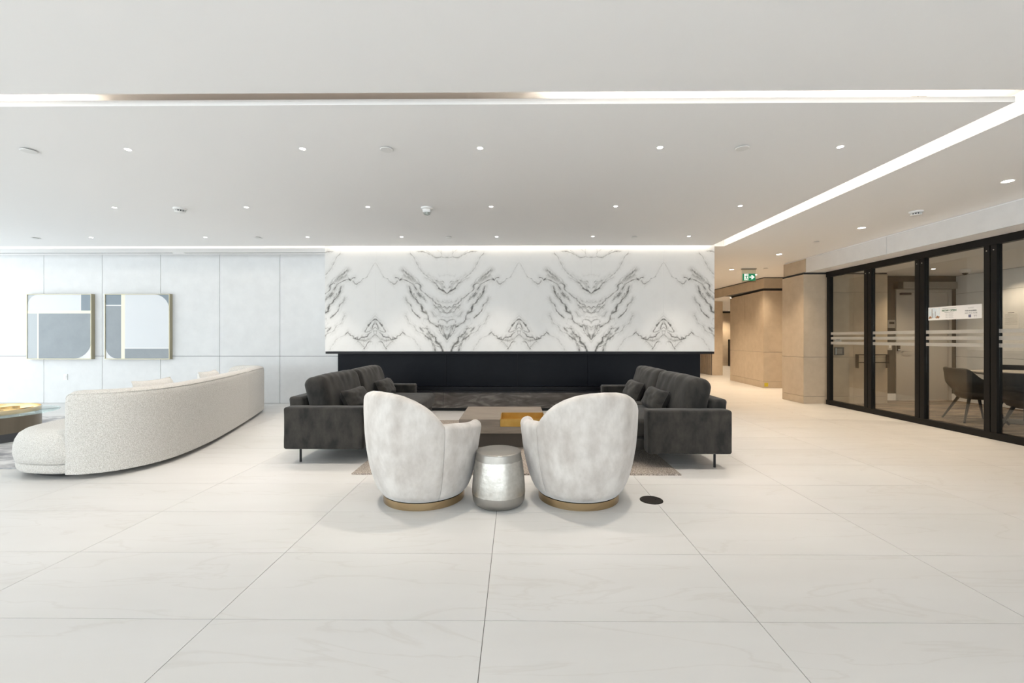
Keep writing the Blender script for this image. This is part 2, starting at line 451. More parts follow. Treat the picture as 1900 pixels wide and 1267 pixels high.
struct('ceiling', P().box(5.53, 9.2, 9.07, 11.0, CZ, 2.93).box(5.53, 6.2, 11.0, 16.9, CZ, 2.93), M_CEIL, 'white ceiling of the side corridor')
struct('ceiling', P().box(6.22, 11.4, 13.1, 21.0, LZ, 2.6), M_CEIL, 'low ceiling of the alcove at the end of the corridor')
struct('ceiling', P().box(5.95, 8.95, 0.45, 9.04, LZ, 2.6), M_CEIL, 'ceiling inside the glazed meeting room')

struct('roof_blocker', P().box(-12.62, 11.6, -7.1, 21.4, 3.02, 3.12), M_CEIL, 'unseen slab added above the ceilings to block sky light')  # unseen slab, added to stop sky light leaking in from above
struct('wall_blocker', P().box(11.46, 11.6, -7.0, 21.4, -0.1, 3.02).box(-12.62, 11.46, 21.26, 21.4, -0.1, 3.02).box(5.95, 11.46, -7.1, -6.95, -0.1, 3.02).box(-12.62, -12.5, 8.36, 21.26, -0.1, 3.02), M_CEIL, 'unseen outer walls added behind the rooms to block sky light')  # unseen perimeter, added to seal corridor and meeting room against sky light
# cove light strips on top of the raft
def cove(label, *boxes, m=None):
    t = thing('cove_light', label, 'light strip', (boxes[0][0], boxes[0][2], CZ + 0.037))
    ox, oy = boxes[0][0], boxes[0][2]
    for x0, x1, y0, y1 in boxes:
        P().box(x0 - ox, x1 - ox, y0 - oy, y1 - oy, 0.0, 0.008).build('channel', M_WHITE, t)
        P().box(x0 - ox + 0.004, x1 - ox - 0.004, y0 - oy + 0.004, y1 - oy - 0.004, 0.008, 0.016).build('diffuser', m or M_LED, t)
cove('lit strip in the front ceiling slot, right of centre', (0.25, 2.9, 2.93, 2.96))
cove('dim brownish section of the front ceiling slot, left of centre', (-2.95, 0.2, 2.93, 2.96), m=M_LEDDIM)
cove('lit strip in the front ceiling slot at the far left', (-6.0, -3.0, 2.93, 2.96))
cove('lit strip in the diagonal ceiling slot on the right', (3.15, 3.18, 2.93, 7.21))
def edge_strip(label, x0, x1):
    t = thing('cove_light', label, 'light strip', (x0, RY1, CZ))
    P().box(0, x1 - x0, 0.0, 0.006, 0.012, 0.034).build('channel', M_WHITE, t)
    P().box(0.004, x1 - x0 - 0.004, 0.006, 0.011, 0.014, 0.032).build('diffuser', M_LED2, t)
edge_strip('lit strip washing the top of the marble wall', -3.1, 3.22)
edge_strip('lit strip in the rear ceiling slot above the pale panelled wall', -11.0, -3.2)

# back wall on the left: pale panels
BY = 8.34
wb = root('wall_back', 'pale grey panelled wall behind the curved sofa and pictures', (0, BY, 0))
P().box(-12.6, -3.1, 0.014, 0.2, 0, 2.95).build('backing', M_JOINT, wb)
# joints at these X
jx = [-12.5, -11.35, -10.21, -9.07, -7.94, -6.81, -5.67, -4.51, -3.36, -3.1]
for a, b in zip(jx[:-1], jx[1:]):
    for z0, z1 in ((0.0, 0.905), (0.905, 2.925)):
        P().box(a + 0.004, b - 0.004, 0.0, 0.02, z0 + 0.004, z1 - 0.004).build('panel', M_PANEL, wb)

# side walls out of the frame with the windows that give the daylight
def window_wall(name, label, axis, c, lo, hi, n):
    w = root(name, label)
    fr = P(); pn = []
    step = (hi - lo) / n
    for k in range(n + 1):
        q = lo + k * step
        a, b = (q - 0.035, q + 0.035)
        if axis == 'x': fr.box(c - 0.06, c + 0.06, a, b, 0, 2.93)
        else: fr.box(a, b, c - 0.06, c + 0.06, 0, 2.93)
    for z0, z1 in ((0, 0.10), (2.72, 2.93)):
        if axis == 'x': fr.box(c - 0.055, c + 0.055, lo, hi, z0, z1)
        else: fr.box(lo, hi, c - 0.055, c + 0.055, z0, z1)
    fr.build('frame', M_FRAME, w)
    for k in range(n):
        a = lo + k * step + 0.035; b = lo + (k + 1) * step - 0.035
        p = P()
        if axis == 'x': p.box(c - 0.004, c + 0.004, a, b, 0.1, 2.72)
        else: p.box(a, b, c - 0.004, c + 0.004, 0.1, 2.72)
        p.build('pane', M_WINGLASS, w)
window_wall('window_1', 'tall window wall on the far left', 'x', -12.5, -7.0, 8.34, 11)
window_wall('window_2', 'tall window wall behind the camera', 'y', -7.0, -12.5, 5.9, 13)
struct('wall_right', P().box(5.9, 6.05, -7.0, 0.7, 0, 2.93), M_PANEL, 'plain pale wall nearest on the right')

# marble feature wall ------------------------------------------------
MX0, MX1, MY, MZ0, MZ1 = -3.19, 3.30, 7.30, 1.025, 2.93
wc = root('wall_center', 'bookmatched white marble feature wall with grey veins above the fireplace', (0, MY, 0))
P().box(MX0, MX1, 0.02, 1.04, MZ0 + 0.005, MZ1).build('core', M_CEIL, wc)

def vnoise(x, y, seed):
    rng = np.random.RandomState(seed); T = rng.rand(64, 64)
    xi = np.floor(x).astype(int); yi = np.floor(y).astype(int); fx = x - xi; fy = y - yi
    fx = fx * fx * (3 - 2 * fx); fy = fy * fy * (3 - 2 * fy)
    g = lambda a, b: T[a % 64, b % 64]
    return (g(xi, yi) * (1 - fx) + g(xi + 1, yi) * fx) * (1 - fy) + (g(xi, yi + 1) * (1 - fx) + g(xi + 1, yi + 1) * fx) * fy
def fbm(x, y, seed, o=4):
    s = 0; a = 0.5; t = 0
    for k in range(o):
        s = s + a * vnoise(x * 2 ** k, y * 2 ** k, seed + k); t += a; a *= 0.55
    return s / t - 0.5

# veins of one half-book: pixel-like sketch units, u axis 0..772 (V axis to peak axis), v axis 92..1218 downwards
VEINS = [  # (points, width, strength, smudge)
 ([(400,210),(455,205),(500,212),(530,208),(570,185),(610,165),(655,150),(720,140)], 3.5, .55, .15),
 ([(455,205),(462,160),(500,130),(550,100)], 3, .4, .12), ([(462,165),(458,95)], 3, .35, .1), ([(540,205),(580,170),(620,135)], 4, .35, .15),
 ([(400,600),(430,575),(465,552),(487,535)], 5, .95, .3),
 ([(345+0,585),(400,608),(450,600),(480,578)], 3, .35, .1),
 ([(487,535),(512,490),(550,460),(590,425),(612,405)], 5, .45, .45),
 ([(612,405),(650,375),(680,345),(702,310),(730,260),(762,205),(800,165)], 4, .42, .2),
 ([(550,470),(600,452),(632,425)], 3.5, .4, .2), ([(430,490),(436,472),(480,472),(520,455)], 3.5, .45, .2),
 ([(440,540),(450,500),(500,470)], 16, .22, .5), ([(400,395),(440,408),(480,412)], 2.5, .2, .1),
 ([(400,1095),(432,1050),(480,985),(490,935)], 4, .6, .3), ([(404,1080),(425,1010),(455,945)], 5, .45, .6), ([(402,1090),(440,1010),(472,940)], 5, .45, .6),
 ([(400,985),(415,955),(450,942),(487,930)], 4, .6, .35),
 ([(490,957),(540,925),(582,905),(606,870),(600,840),(625,805)], 5.5, .75, .35),
 ([(625,805),(660,792),(672,745),(690,725)], 9, .85, .5),
 ([(690,725),(732,670),(762,630),(800,570),(812,520)], 5.5, .75, .5), ([(735,640),(755,625),(760,600)], 8, .7, .3),
 ([(600,870),(640,868),(656,920),(640,940)], 3, .35, .15),
 ([(630,670),(682,620),(722,560),(742,530),(772,500)], 5, .7, .5), ([(650,660),(700,612),(738,560)], 6, .45, .5),
 ([(772,500),(802,480),(862,450),(890,440),(905,458),(925,430),(955,422)], 4, .8, .25), ([(880,430),(892,452),(900,440)], 5, .7, .2),
 ([(555,660),(600,625),(642,590),(682,560),(690,512),(720,488),(742,486)], 4, .65, .3),
 ([(690,520),(762,440),(800,400),(832,370),(882,340)], 9, .28, .6), ([(760,470),(810,430),(860,395)], 12, .2, .5),
 ([(930,465),(950,480),(972,500),(1010,470)], 4, .6, .2), ([(1010,470),(1060,430),(1112,380),(1142,320),(1172,262)], 3, .35, .08),
 ([(695,860),(742,815),(770,780)], 5, .85, .3), ([(770,780),(800,720),(826,690),(848,645)], 7, .55, .35),
 ([(445,1218),(460,1170),(482,1140),(522,1110)], 8, .9, .5), ([(522,1110),(526,1070),(570,1040),(600,1000),(622,970)], 5, .75, .5),
 ([(622,970),(680,975),(692,962)], 4, .6, .3), ([(660,998),(690,962)], 7, .6, .3),
 ([(525,1210),(530,1170),(560,1110),(592,1080),(632,1050)], 6, .7, .5), ([(632,1050),(672,1020),(722,1000),(762,940),(800,920),(842,820)], 4, .3, .3),
 ([(480,1165),(520,1150),(540,1130)], 5, .6, .3), ([(540,1060),(580,1070),(600,1030)], 14, .2, .55),
 ([(400,762),(420,737),(450,747),(482,715),(512,716),(542,680),(560,650)], 4, .65, .35),
 ([(400,806),(440,796),(482,797),(502,760),(542,720)], 4, .6, .35),
 ([(400,912),(430,880),(462,874),(482,886),(488,905)], 4, .6, .2), ([(400,850),(470,846),(482,810)], 3, .3, .2),
 ([(490,830),(540,832),(562,790)], 5, .3, .3), ([(400,690),(480,686),(520,665)], 4, .2, .3), ([(440,780),(480,740),(530,745)], 10, .2, .5),
 ([(1172,870),(1142,890),(1115,920),(1095,942)], 5.5, .9, .35), ([(1172,832),(1120,888)], 3, .25, .2),
 ([(1095,942),(1076,962),(1056,1002),(1110,1000),(1150,980)], 4, .6, .25), ([(1172,902),(1150,940),(1140,975)], 6, .5, .4),
 ([(1160,1028),(1155,970),(1172,952)], 4, .5, .3),
 ([(1130,1010),(1100,1026),(1080,1055),(1040,1060),(995,1086),(955,1078)], 5, .85, .35),
 ([(995,1086),(980,1060),(950,1076),(930,1050),(908,1048),(880,1005)], 4, .6, .25),
 ([(880,1005),(850,1030)], 4.5, .65, .2), ([(850,1030),(800,1056),(750,1095),(712,1140),(682,1200)], 3, .3, .15),
 ([(1055,1192),(1076,1130),(1105,1108),(1132,1116)], 5, .55, .3), ([(980,1100),(1020,1130),(1050,1170)], 5, .3, .4), ([(1000,1090),(1060,1100),(1100,1080)], 10, .2, .5),
 ([(1172,1040),(1140,1060),(1100,1090)], 6, .35, .4), ([(1150,1000),(1172,1000)], 6, .4, .3),
]
def slab_mesh(name, u0, u1, flip):
    W = 1.2; Hh = MZ1 - MZ0; nu = max(8, int(160 * (u1 - u0))); nv = 250
    us = np.linspace(u0, u1, nu + 1); zs = np.linspace(0, Hh, nv + 1)
    U, Z = np.meshgrid(us, zs, indexing='ij')
    k = 772 / W
    X = 400 + U * 772; Y = 1218 - Z * k                                 # sketch units
    wx = X + 26 * fbm(X / 60, Y / 60, 3, 4) + 9 * fbm(X / 14, Y / 14, 9, 3)
    wy = Y + 26 * fbm(X / 60, Y / 60, 17, 4) + 9 * fbm(X / 14, Y / 14, 23, 3)
    # keep the book axes joined
    brk = np.clip(0.80 + 2.2 * fbm(X / 30, Y / 30, 31, 4), 0.25, 1.3)
    rdg = np.exp(-(fbm((X + Y * 0.72) / 26 + 5 * fbm(X / 90, Y / 90, 77, 3), (Y - X * 0.3) / 120, 61, 4) / 0.035) ** 2)
    streak = 0.5 + fbm((X + Y * 0.75) / 11, (Y - X * 0.3) / 60, 41, 4) * 1.7
    val = np.zeros_like(X); smu = np.zeros_like(X)
    for pts, w, s, sm in VEINS:
        d2 = np.full_like(X, 1e9)
        for (ax, ay), (bx, by) in zip(pts[:-1], pts[1:]):
            dx, dy = bx - ax, by - ay; t = np.clip(((wx - ax) * dx + (wy - ay) * dy) / (dx * dx + dy * dy), 0, 1)
            d2 = np.minimum(d2, (wx - ax - t * dx) ** 2 + (wy - ay - t * dy) ** 2)
        val = np.maximum(val, s * brk * np.exp(-d2 / (w * (0.80 + 0.25 * (s > 0.6))) ** 2))
        smu = np.maximum(smu, sm * np.exp(-d2 / 28.0 ** 2))
    v = val + (0.52 * smu * np.clip(streak, 0, 1.2) + 0.60 * smu * rdg * np.clip(brk, 0, 1)) * (1 - val)
    v = v + 0.035 * np.clip(fbm(X / 90, Y / 90, 55, 4) * 2, 0, 1)
    v = np.clip(v, 0, 1)
    width = (u1 - u0) * W
    vs = []; fs = []
    xs = (us - u0) * W
    if flip: xs = width - xs
    for i in range(nu + 1):
        for j in range(nv + 1): vs.append((xs[i] - width / 2, 0.0, zs[j]))
    for i in range(nu):
        for j in range(nv):
            a = i * (nv + 1) + j; q = (a, a + nv + 1, a + nv + 2, a + 1)
            fs.append(q if not flip else q[::-1])
    n0 = len(vs); e = width / 2
    vs += [(-e, 0, 0), (e, 0, 0), (e, 0.02, 0), (-e, 0.02, 0), (-e, 0, Hh), (e, 0, Hh), (e, 0.02, Hh), (-e, 0.02, Hh)]
    fs += [tuple(n0 + q for q in f) for f in ((0, 3, 2, 1), (4, 5, 6, 7), (1, 2, 6, 5), (3, 0, 4, 7))]
    me = bpy.data.meshes.new(name); me.from_pydata(vs, [], fs)
    at = me.attributes.new('vein', 'FLOAT', 'POINT')
    at.data.foreach_set('value', np.concatenate([v.ravel(), np.zeros(8)]).astype(np.float32))
    me.materials.append(M_MARBLE); me.update()
    return me, width
me_a, w_a = slab_mesh('marble_slab', 0.0, 1.0, False)      # V axis at its left
me_b, w_b = slab_mesh('marble_slab', 0.0, 1.0, True)       # V axis at its right
me_l, w_l = slab_mesh('marble_slab', 0.30, 1.0, False)     # left end: peak axis at its right
me_r, w_r = slab_mesh('marble_slab', 0.30, 1.0, True)      # right end
x = MX0
for me, w in ((me_l, w_l), (me_b, w_b), (me_a, w_a), (me_b, w_b), (me_a, w_a), (me_r, w_r)):
    inst('marble_slab', me, wc, (x + w / 2, 0, MZ0)); x += w + 0.0012

# fireplace: black steel ledge, recessed black panels, veined stone plinth
fp = thing('fireplace', 'long black steel fireplace surround with dark veined stone hearth under the marble', 'fireplace', (0, 7.3, 0))
P().box(MX0 + 0.01, MX1 - 0.01, -0.005, 0.55, 0.985, 1.022).build('ledge', M_BLACK, fp)
fx = [-3.16, -1.23, 0.03, 1.27, 3.25]
P().box(-3.15, 3.24, 0.47, 1.0, 0.02, 0.98).build('core', M_BLACKGAP, fp)
for a, b in zip(fx[:-1], fx[1:]):
    P().box(a + 0.002, b - 0.002, 0.45, 0.48, 0.40, 0.98).build('panel', M_FIREBLACK, fp)
P().box(-3.16, 3.25, 0.30, 0.47, 0.33, 0.40).build('burner_trough', M_BLACK, fp)
P().box(-3.10, 3.19, 0.24, 0.46, 0.0, 0.055).build('toe_kick', M_BLACKGAP, fp)
for a, b in zip([-3.16, -2.5, -1.24, 0.02, 1.28, 2.54], [-2.5, -1.24, 0.02, 1.28, 2.54, 3.25]):
    P().box(a + 0.0015, b - 0.0015, 0.18, 0.46, 0.055, 0.315).build('hearth_stone', M_STONE, fp)
P().box(-3.16, 3.25, 0.17, 0.47, 0.317, 0.345).build('hearth_cap', M_BLACK, fp)

# ------------------------------------------------------------------ right side: fascia, panel walls, corridor
def panels(parent, faces, zrows, m, gap=0.005, t=0.018):
    """faces: list of ((x0,y0),(x1,y1)) plan segments, outside on the right-hand side of a->b"""
    for (a, b) in faces:
        a = Vector(a); b = Vector(b); d = (b - a).normalized(); nrm = Vector((d.y, -d.x))
        for z0, z1 in zrows:
            p0 = a + d * gap / 2; p1 = b - d * gap / 2
            P().prism([tuple(p0 - nrm * 0.0), tuple(p0 + nrm * t), tuple(p1 + nrm * t), tuple(p1)], z0 + gap / 2, z1 - gap / 2).build('panel', m, parent)

# fascia over the glass wall
fa = root('trim_1', 'pale panelled bulkhead above the black framed glass wall')
P().box(5.52, 5.95, -7.0, 9.05, LZ + 0.004, CZ + 0.1).build('core', M_CEIL, fa)
ys = [8.36, 6.55, 4.73, 2.9, 1.07, -0.8, -2.7, -4.6, -7.0]
for a, b in zip(ys[:-1], ys[1:]):
    P().box(5.5, 5.522, b + 0.004, a - 0.004, LZ, CZ - 0.02).build('panel', M_PANEL, fa)
P().box(5.5, 5.522, 8.364, 9.05, LZ + 0.012, CZ - 0.02).build('panel', M_BEIGE, fa)

# first beige pier and the panelled wall running into the meeting room
w1 = root('wall_pier', 'beige panelled pier at the end of the glass wall, running into the meeting room')
P().box(5.49, 7.04, 8.40, 9.03, 0.0, LZ).build('core', M_JOINT, w1)
rows = ((0.0, 0.14), (0.14, 0.885), (0.885, 2.462))
panels(w1, [((5.49, 9.05), (5.49, 8.38)), ((5.472, 8.40), (5.93, 8.40))], rows, M_BEIGE)
rows2 = ((0.0, 0.14), (0.14, 0.885), (0.885, 2.12), (2.12, 2.462))
panels(w1, [((5.93, 8.40), (6.42, 8.40)), ((6.42, 8.40), (7.04, 8.40))], rows2, M_BEIGE)
panels(w1, [((7.04, 8.382), (7.04, 8.84))], rows2, M_BEIGE)
P().box(5.475, 7.05, 8.385, 9.04, 2.464, LZ + 0.004).build('reveal', M_BLACKGAP, w1)
panels(w1, [((7.04, 9.03), (5.472, 9.03))], rows, M_BEIGE)

# second pier further down the corridor
w2 = root('wall_corridor', 'second beige panelled pier further down the corridor')
P().prism([(6.25, 11.04), (9.2, 11.04), (9.2, 13.08), (6.44, 13.08)], 0, LZ).build('core', M_JOINT, w2)
rows = ((0.0, 0.165), (0.165, 0.90), (0.90, 2.44))
panels(w2, [((6.40, 13.1), (6.31, 12.1)), ((6.31, 12.1), (6.22, 11.04)), ((6.20, 11.04), (7.4, 11.04)), ((7.4, 11.04), (9.2, 11.04)), ((9.2, 13.08), (6.42, 13.08))], rows, M_BEIGE)
P().prism([(6.215, 11.03), (9.2, 11.03), (9.2, 13.09), (6.41, 13.09)], 2.442, LZ + 0.003).build('reveal', M_BLACKGAP, w2)
f2 = root('trim_2', 'beige bulkhead band above the second pier with a thin black line')
P().box(6.22, 9.2, 11.03, 14.9, LZ + 0.004, CZ + 0.1).build('core', M_JOINT, f2)
panels(f2, [((6.22, 14.9), (6.22, 12.7)), ((6.22, 12.7), (6.22, 11.02)), ((6.20, 11.03), (9.2, 11.03))], ((LZ + 0.006, 2.748),), M_BEIGE)

# slatted column and alcove at the far end
w3 = root('wall_column', 'narrow beige column with wooden slats on its left side')
P().box(6.63, 6.95, 14.82, 17.2, 0, LZ).build('core', M_JOINT, w3)
panels(w3, [((6.60, 14.82), (6.95, 14.82)), ((6.95, 14.82), (6.95, 17.2))], ((0, LZ - 0.002),), M_BEIGE)
slat_me = P().box(-0.03, 0.0, -0.045, 0.045, 0, LZ - 0.01).mesh('slat'); slat_me.materials.append(M_BEIGE)
for k in range(13): inst('slat', slat_me, w3, (6.63, 14.95 + k * 0.16, 0))
w4 = root('wall_alcove', 'far beige wall of the alcove lit by a downlight')
P().box(7.2, 11.4, 20.02, 20.2, 0, LZ).build('core', M_JOINT, w4)
panels(w4, [((7.2, 20.02), (9.0, 20.02)), ((9.0, 20.02), (9.95, 20.02)), ((9.95, 20.02), (11.3, 20.02))], ((0, 0.17), (0.17, 0.90), (0.90, 2.40)), M_BEIGE)
P().box(7.2, 11.4, 19.995, 20.03, 2.402, 2.44).build('reveal', M_BLACKGAP, w4)
P().box(9.60, 9.68, 19.2, 19.9, 0, 1.2).build('door_edge', M_BLACKGAP, w4)
struct('wall_end', P().box(3.3, 6.6, 16.7, 16.9, 0, 2.93), M_BEIGE, 'end wall of the corridor hidden behind the marble wall')
struct('wall_inner', P().box(3.12, 3.28, 8.36, 16.7, 0, 2.93), M_BEIGE, 'corridor wall behind the marble wall')
struct('wall_side', P().box(11.3, 11.45, 13.0, 20.2, 0, 2.93).box(9.2, 11.3, 13.0, 13.1, 0, 2.93).box(9.2, 9.35, 9.0, 13.0, 0, 2.93), M_BEIGE, 'far right walls enclosing corridor and alcove')
tag(P().box(-0.05, 0.045, -0.003, 0.0, -0.045, 0.045).build('sticker', M_YELLOW, loc=(6.27, 11.021, 0.085)), 'yellow square sticker at the foot of the second corridor pier', 'sticker')

# ------------------------------------------------------------------ glass wall of the meeting room
GX = 5.9
gw = root('window_3', 'black framed glass partition of the meeting room with three frosted bands', (GX, 0, 0))
gy = [8.33, 7.36, 6.42, 5.47, 4.5, 3.52, 2.55, 1.58, 0.62]
P().box(-0.04, 0.04, gy[-1], gy[0], 0.0, 0.085).build('bottom_rail', M_FRAME, gw)
P().box(-0.04, 0.04, gy[-1], gy[0], 2.395, LZ + 0.002).build('top_rail', M_FRAME, gw)
post_me = P().box(-0.035, 0.035, -0.034, 0.034, 0.085, 2.395).mesh('mullion'); post_me.materials.append(M_FRAME)
screw_me = P().lathe([(0.007, 0), (0.007, 0.004)], 8).mesh('screw'); screw_me.materials.append(M_STEEL)
for k, y in enumerate(gy):
    offs = (-0.05,) if k == 0 else ((0.05,) if k == len(gy) - 1 else (-0.04, 0.04))
    for o_ in offs:
        pm = inst('mullion', post_me, gw, (0, y + o_, 0))
        if len(offs) == 2:
            s_ = inst('screw', screw_me, pm, (-0.035, 0, 2.33)); s_.rotation_euler = (0, R(-90), 0)
for k in range(len(gy) - 1):
    a = gy[k + 1] + (0.074 if k < len(gy) - 2 else 0.084); b = gy[k] - (0.074 if k else 0.084)
    pn = P().box(-0.005, 0.005, a, b, 0.085, 2.395).build('pane', M_GLASS, gw)
    for z0, z1 in ((1.308, 1.356), (1.221, 1.269), (1.132, 1.180)):
        P().box(-0.0075, -0.0055, a, b, z0, z1).build('frosted_band', M_FROST, pn)

# ------------------------------------------------------------------ meeting room
dw = root('wall_door', 'dark grey wall around the meeting room door')
P().box(7.058, 7.60, 8.84, 9.02, 0, LZ).box(8.70, 8.82, 8.84, 9.02, 0, LZ).box(7.60, 8.70, 8.84, 9.02, 2.22, LZ).build('wall_body', M_DOORWALL, dw)
P().box(7.058, 7.60, 8.825, 8.842, 0, 0.14).box(8.70, 8.80, 8.825, 8.842, 0, 0.14).build('baseboard', M_WHITE, dw)
dr = root('door_1', 'grey painted door with lever handle and automatic operator above', (7.6, 8.84, 0))
P().box(0.0, 0.055, -0.02, 0.1, 0, 2.22).box(1.045, 1.10, -0.02, 0.1, 0, 2.22).box(0.055, 1.045, -0.02, 0.1, 2.165, 2.22).build('door_frame', M_DOOR, dr)
leaf = P().box(0.06, 1.04, 0.005, 0.05, 0.01, 2.16).build('door_leaf', M_DOOR, dr)
P().lathe([(0.028, 0), (0.028, 0.012)], 20).build('rose', M_STEEL, leaf, loc=(0.14, 0.005, 0.99)).rotation_euler = (R(90), 0, 0)
P().tube([(0.14, -0.01, 0.99), (0.14, -0.045, 0.99), (0.16, -0.05, 0.99), (0.27, -0.05, 0.99)], 0.01, 10).build('lever', M_STEEL, leaf, smooth=True)
for z in (0.28, 1.15, 1.9): P().tube([(1.045, -0.028, z - 0.06), (1.045, -0.028, z + 0.06)], 0.011, 8).build('hinge', M_STEEL, dr, smooth=True)
op = P().box(0.0, 1.12, -0.12, -0.021, 2.225, 2.36).build('door_operator', M_GREYMETAL, dr, bevel=0.006)
P().box(-0.06, 0.05, -0.125, -0.021, 2.225, 2.36).build('end_cap', M_BLACK, op)
P().box(0.08, 0.28, -0.045, -0.005, 2.11, 2.15).build('closer_arm', M_BLACK, dr)
wm = root('wall_meeting', 'pale panelled right wall of the meeting room')
P().box(8.82, 8.95, 0.5, 8.84, 0, LZ).build('core', M_JOINT, wm)
for a, b in ((8.84, 6.9), (6.9, 5.0), (5.0, 3.0), (3.0, 0.6)):
    for z0, z1 in ((0.14, 0.88), (0.88, 2.13), (2.13, LZ - 0.005)):
        P().box(8.80, 8.825, b + 0.003, a - 0.003, z0 + 0.003, z1 - 0.003).build('panel', M_PANEL, wm)
P().box(8.785, 8.825, 0.6, 8.82, 0.003, 0.138).build('baseboard', M_WHITE, wm)
struct('wall_meeting_end', P().box(5.95, 8.8, 0.45, 0.6, 0, LZ), M_PANEL, 'near end wall of the meeting room outside the view')

# devices on the door walls
def plate(name, label, cat, loc, sx, sz, m, t=0.012, rotz=0.0, extra=None):
    th = thing(name, label, cat, loc, rotz)
    P().box(-sx / 2, sx / 2, -t, 0, -sz / 2, sz / 2).build('plate', m, th, bevel=0.002)
    if extra: extra(th, t)
    return th
FY = 8.381
def btn(th, t):
    P().box(-0.05, 0.05, -t - 0.006, -t, -0.05, 0.05).build('push_pad', M_GREYMETAL, th, bevel=0.003)
    P().box(-0.075, -0.058, -t - 0.004, -t, -0.06, 0.06).build('side_strip', M_SKYBLUE, th)
plate('door_push_button', 'square grey door push button on the beige wall behind the glass', 'push button', (6.13, FY, 1.0), 0.17, 0.15, M_DARKBAND, 0.03, extra=btn)
plate('wall_sign', 'small white notice above the square push button', 'sign', (6.12, FY, 1.19), 0.13, 0.13, M_PAPER, 0.004,
      extra=lambda th, t: P().box(-0.035, 0.035, -t - 0.001, -t, 0.018, 0.032).build('print', M_PRINTDK, th))
def thermo(th, t): P().box(-0.05, 0.05, -t - 0.003, -t, 0.0, 0.045).build('screen', M_BLACK, th)
plate('thermostat', 'grey thermostat with dark screen on the dark wall beside the door', 'thermostat', (7.50, 8.838, 1.53), 0.15, 0.16, M_GREYMETAL, 0.03, extra=thermo)
plate('light_switch', 'beige switch plate below the thermostat beside the door', 'switch', (7.48, 8.838, 1.08), 0.09, 0.14, M_TABLETOP, 0.01,
      extra=lambda th, t: P().box(-0.015, 0.015, -t - 0.005, -t, -0.03, 0.03).build('rocker', M_WHITE, th))
def reader(th, t): P().box(-0.022, 0.022, -t - 0.004, -t, -0.05, -0.03).build('lamp', M_SKYBLUE, th)
plate('card_reader', 'slim black card reader on the door frame edge', 'card reader', (7.63, 8.818, 1.055), 0.05, 0.13, M_BLACK, 0.03, extra=reader)
nt_ = thing('paper_notice', 'printed paper notice taped to the pale meeting room wall', 'notice', (8.798, 7.86, 1.58))
P().box(-0.002, 0.0, -0.12, 0.12, -0.165, 0.145).build('sheet', M_PAPER, nt_)
P().box(-0.003, -0.002, -0.05, 0.05, 0.115, 0.125).build('heading', M_PRINTDK, nt_)
for k in range(9): P().box(-0.003, -0.002, -0.10, 0.10, 0.085 - k * 0.022, 0.091 - k * 0.022).build('text_line', M_PRINT, nt_)
rk = thing('wall_rack', 'black wire brochure rack with two rails on the beige wall behind the glass', 'rack', (6.74, FY, 0.78))
for z in (0.0, 0.145):
    P().box(-0.29, 0.29, -0.075, -0.065, z, z + 0.018).build('rail', M_BLACK, rk)
    P().box(-0.29, 0.29, -0.065, 0.0, z, z + 0.006).build('shelf', M_CLEARPL, rk)
for sx in (-0.29, 0.284): P().box(sx, sx + 0.006, -0.075, 0.0, -0.1, 0.163).build('side_bracket', M_BLACK, rk)

# poster on the glass
ps = thing('poster', 'white now-open banner stuck to the meeting room glass', 'poster', (GX - 0.0065, 5.95, 1.498))
# local: u grows towards the camera's right (i.e. -y)
def pq(name, u0, u1, z0, z1, m, parent=ps, lay=1):
    return P().box(-0.0012 - 0.0006 * lay, -0.0006 * lay, 0.36 - u1, 0.36 - u0, z0, z1).build(name, m, parent)
P().box(-0.0012, 0.0, -0.36, 0.36, 0.0, 0.182).build('sheet', M_PAPER, ps)
pq('picture_sky', 0.004, 0.17, 0.012, 0.17, M_SKYBLUE)
pq('picture_tower', 0.050, 0.064, 0.03, 0.158, M_PRINT, lay=3); pq('picture_tower', 0.098, 0.109, 0.03, 0.122, M_PRINT, lay=3); pq('picture_tower', 0.068, 0.074, 0.03, 0.10, M_PRINT, lay=3)
pq('picture_street', 0.004, 0.17, 0.012, 0.03, M_PAPER, lay=3)
for u, z, r_ in ((0.018, 0.032, 0.011), (0.030, 0.044, 0.014), (0.041, 0.034, 0.010), (0.122, 0.033, 0.010), (0.134, 0.046, 0.014), (0.147, 0.035, 0.013), (0.158, 0.043, 0.010)):
    P().lathe([(r_, 0), (r_, 0.0006)], 14).build('picture_tree', M_TREEPRINT, ps, loc=(-0.0026 - 0.02 * u / 1.0 * 0.1, 0.36 - u, z)).rotation_euler = (0, R(-90), 0)
TROT = (R(90), 0, R(-90))
def ptxt(body, size, u, z, m, bold=0.0): text_part('lettering', body, size, ps, (-0.0022, 0.36 - u, z), TROT, m, bold=bold)
ptxt('NOW OPEN', 0.036, 0.30, 0.124, M_GREENPRINT, 0.0012)
for k, (u0, u1, z) in enumerate([(0.205, 0.395, 0.155), (0.235, 0.36, 0.100)]): pq('print_line', u0, u1, z - 0.003, z + 0.003, M_PRINT)
for k in range(5):
    z = 0.084 - k * 0.0145
    pq('print_line', 0.25, 0.28, z - 0.002, z + 0.002, M_PRINT); pq('print_line', 0.29, 0.36 - 0.01 * (k % 2), z - 0.002, z + 0.002, M_PRINT)
ptxt('FOR INQUIRIES:', 0.021, 0.585, 0.104, M_PRINTDK, 0.0003)
ptxt('905.751.7278', 0.029, 0.585, 0.072, M_PRINT, 0.0004)
for u0, u1, z in ((0.545, 0.625, 0.145), (0.55, 0.62, 0.135)): pq('print_line', u0, u1, z - 0.0015, z + 0.0015, M_PRINT)
for a in (0, 1):
    for b in (0, 1): pq('emblem', 0.555 + a * 0.017, 0.570 + a * 0.017, 0.018 + b * 0.019, 0.034 + b * 0.019, M_NAVY)
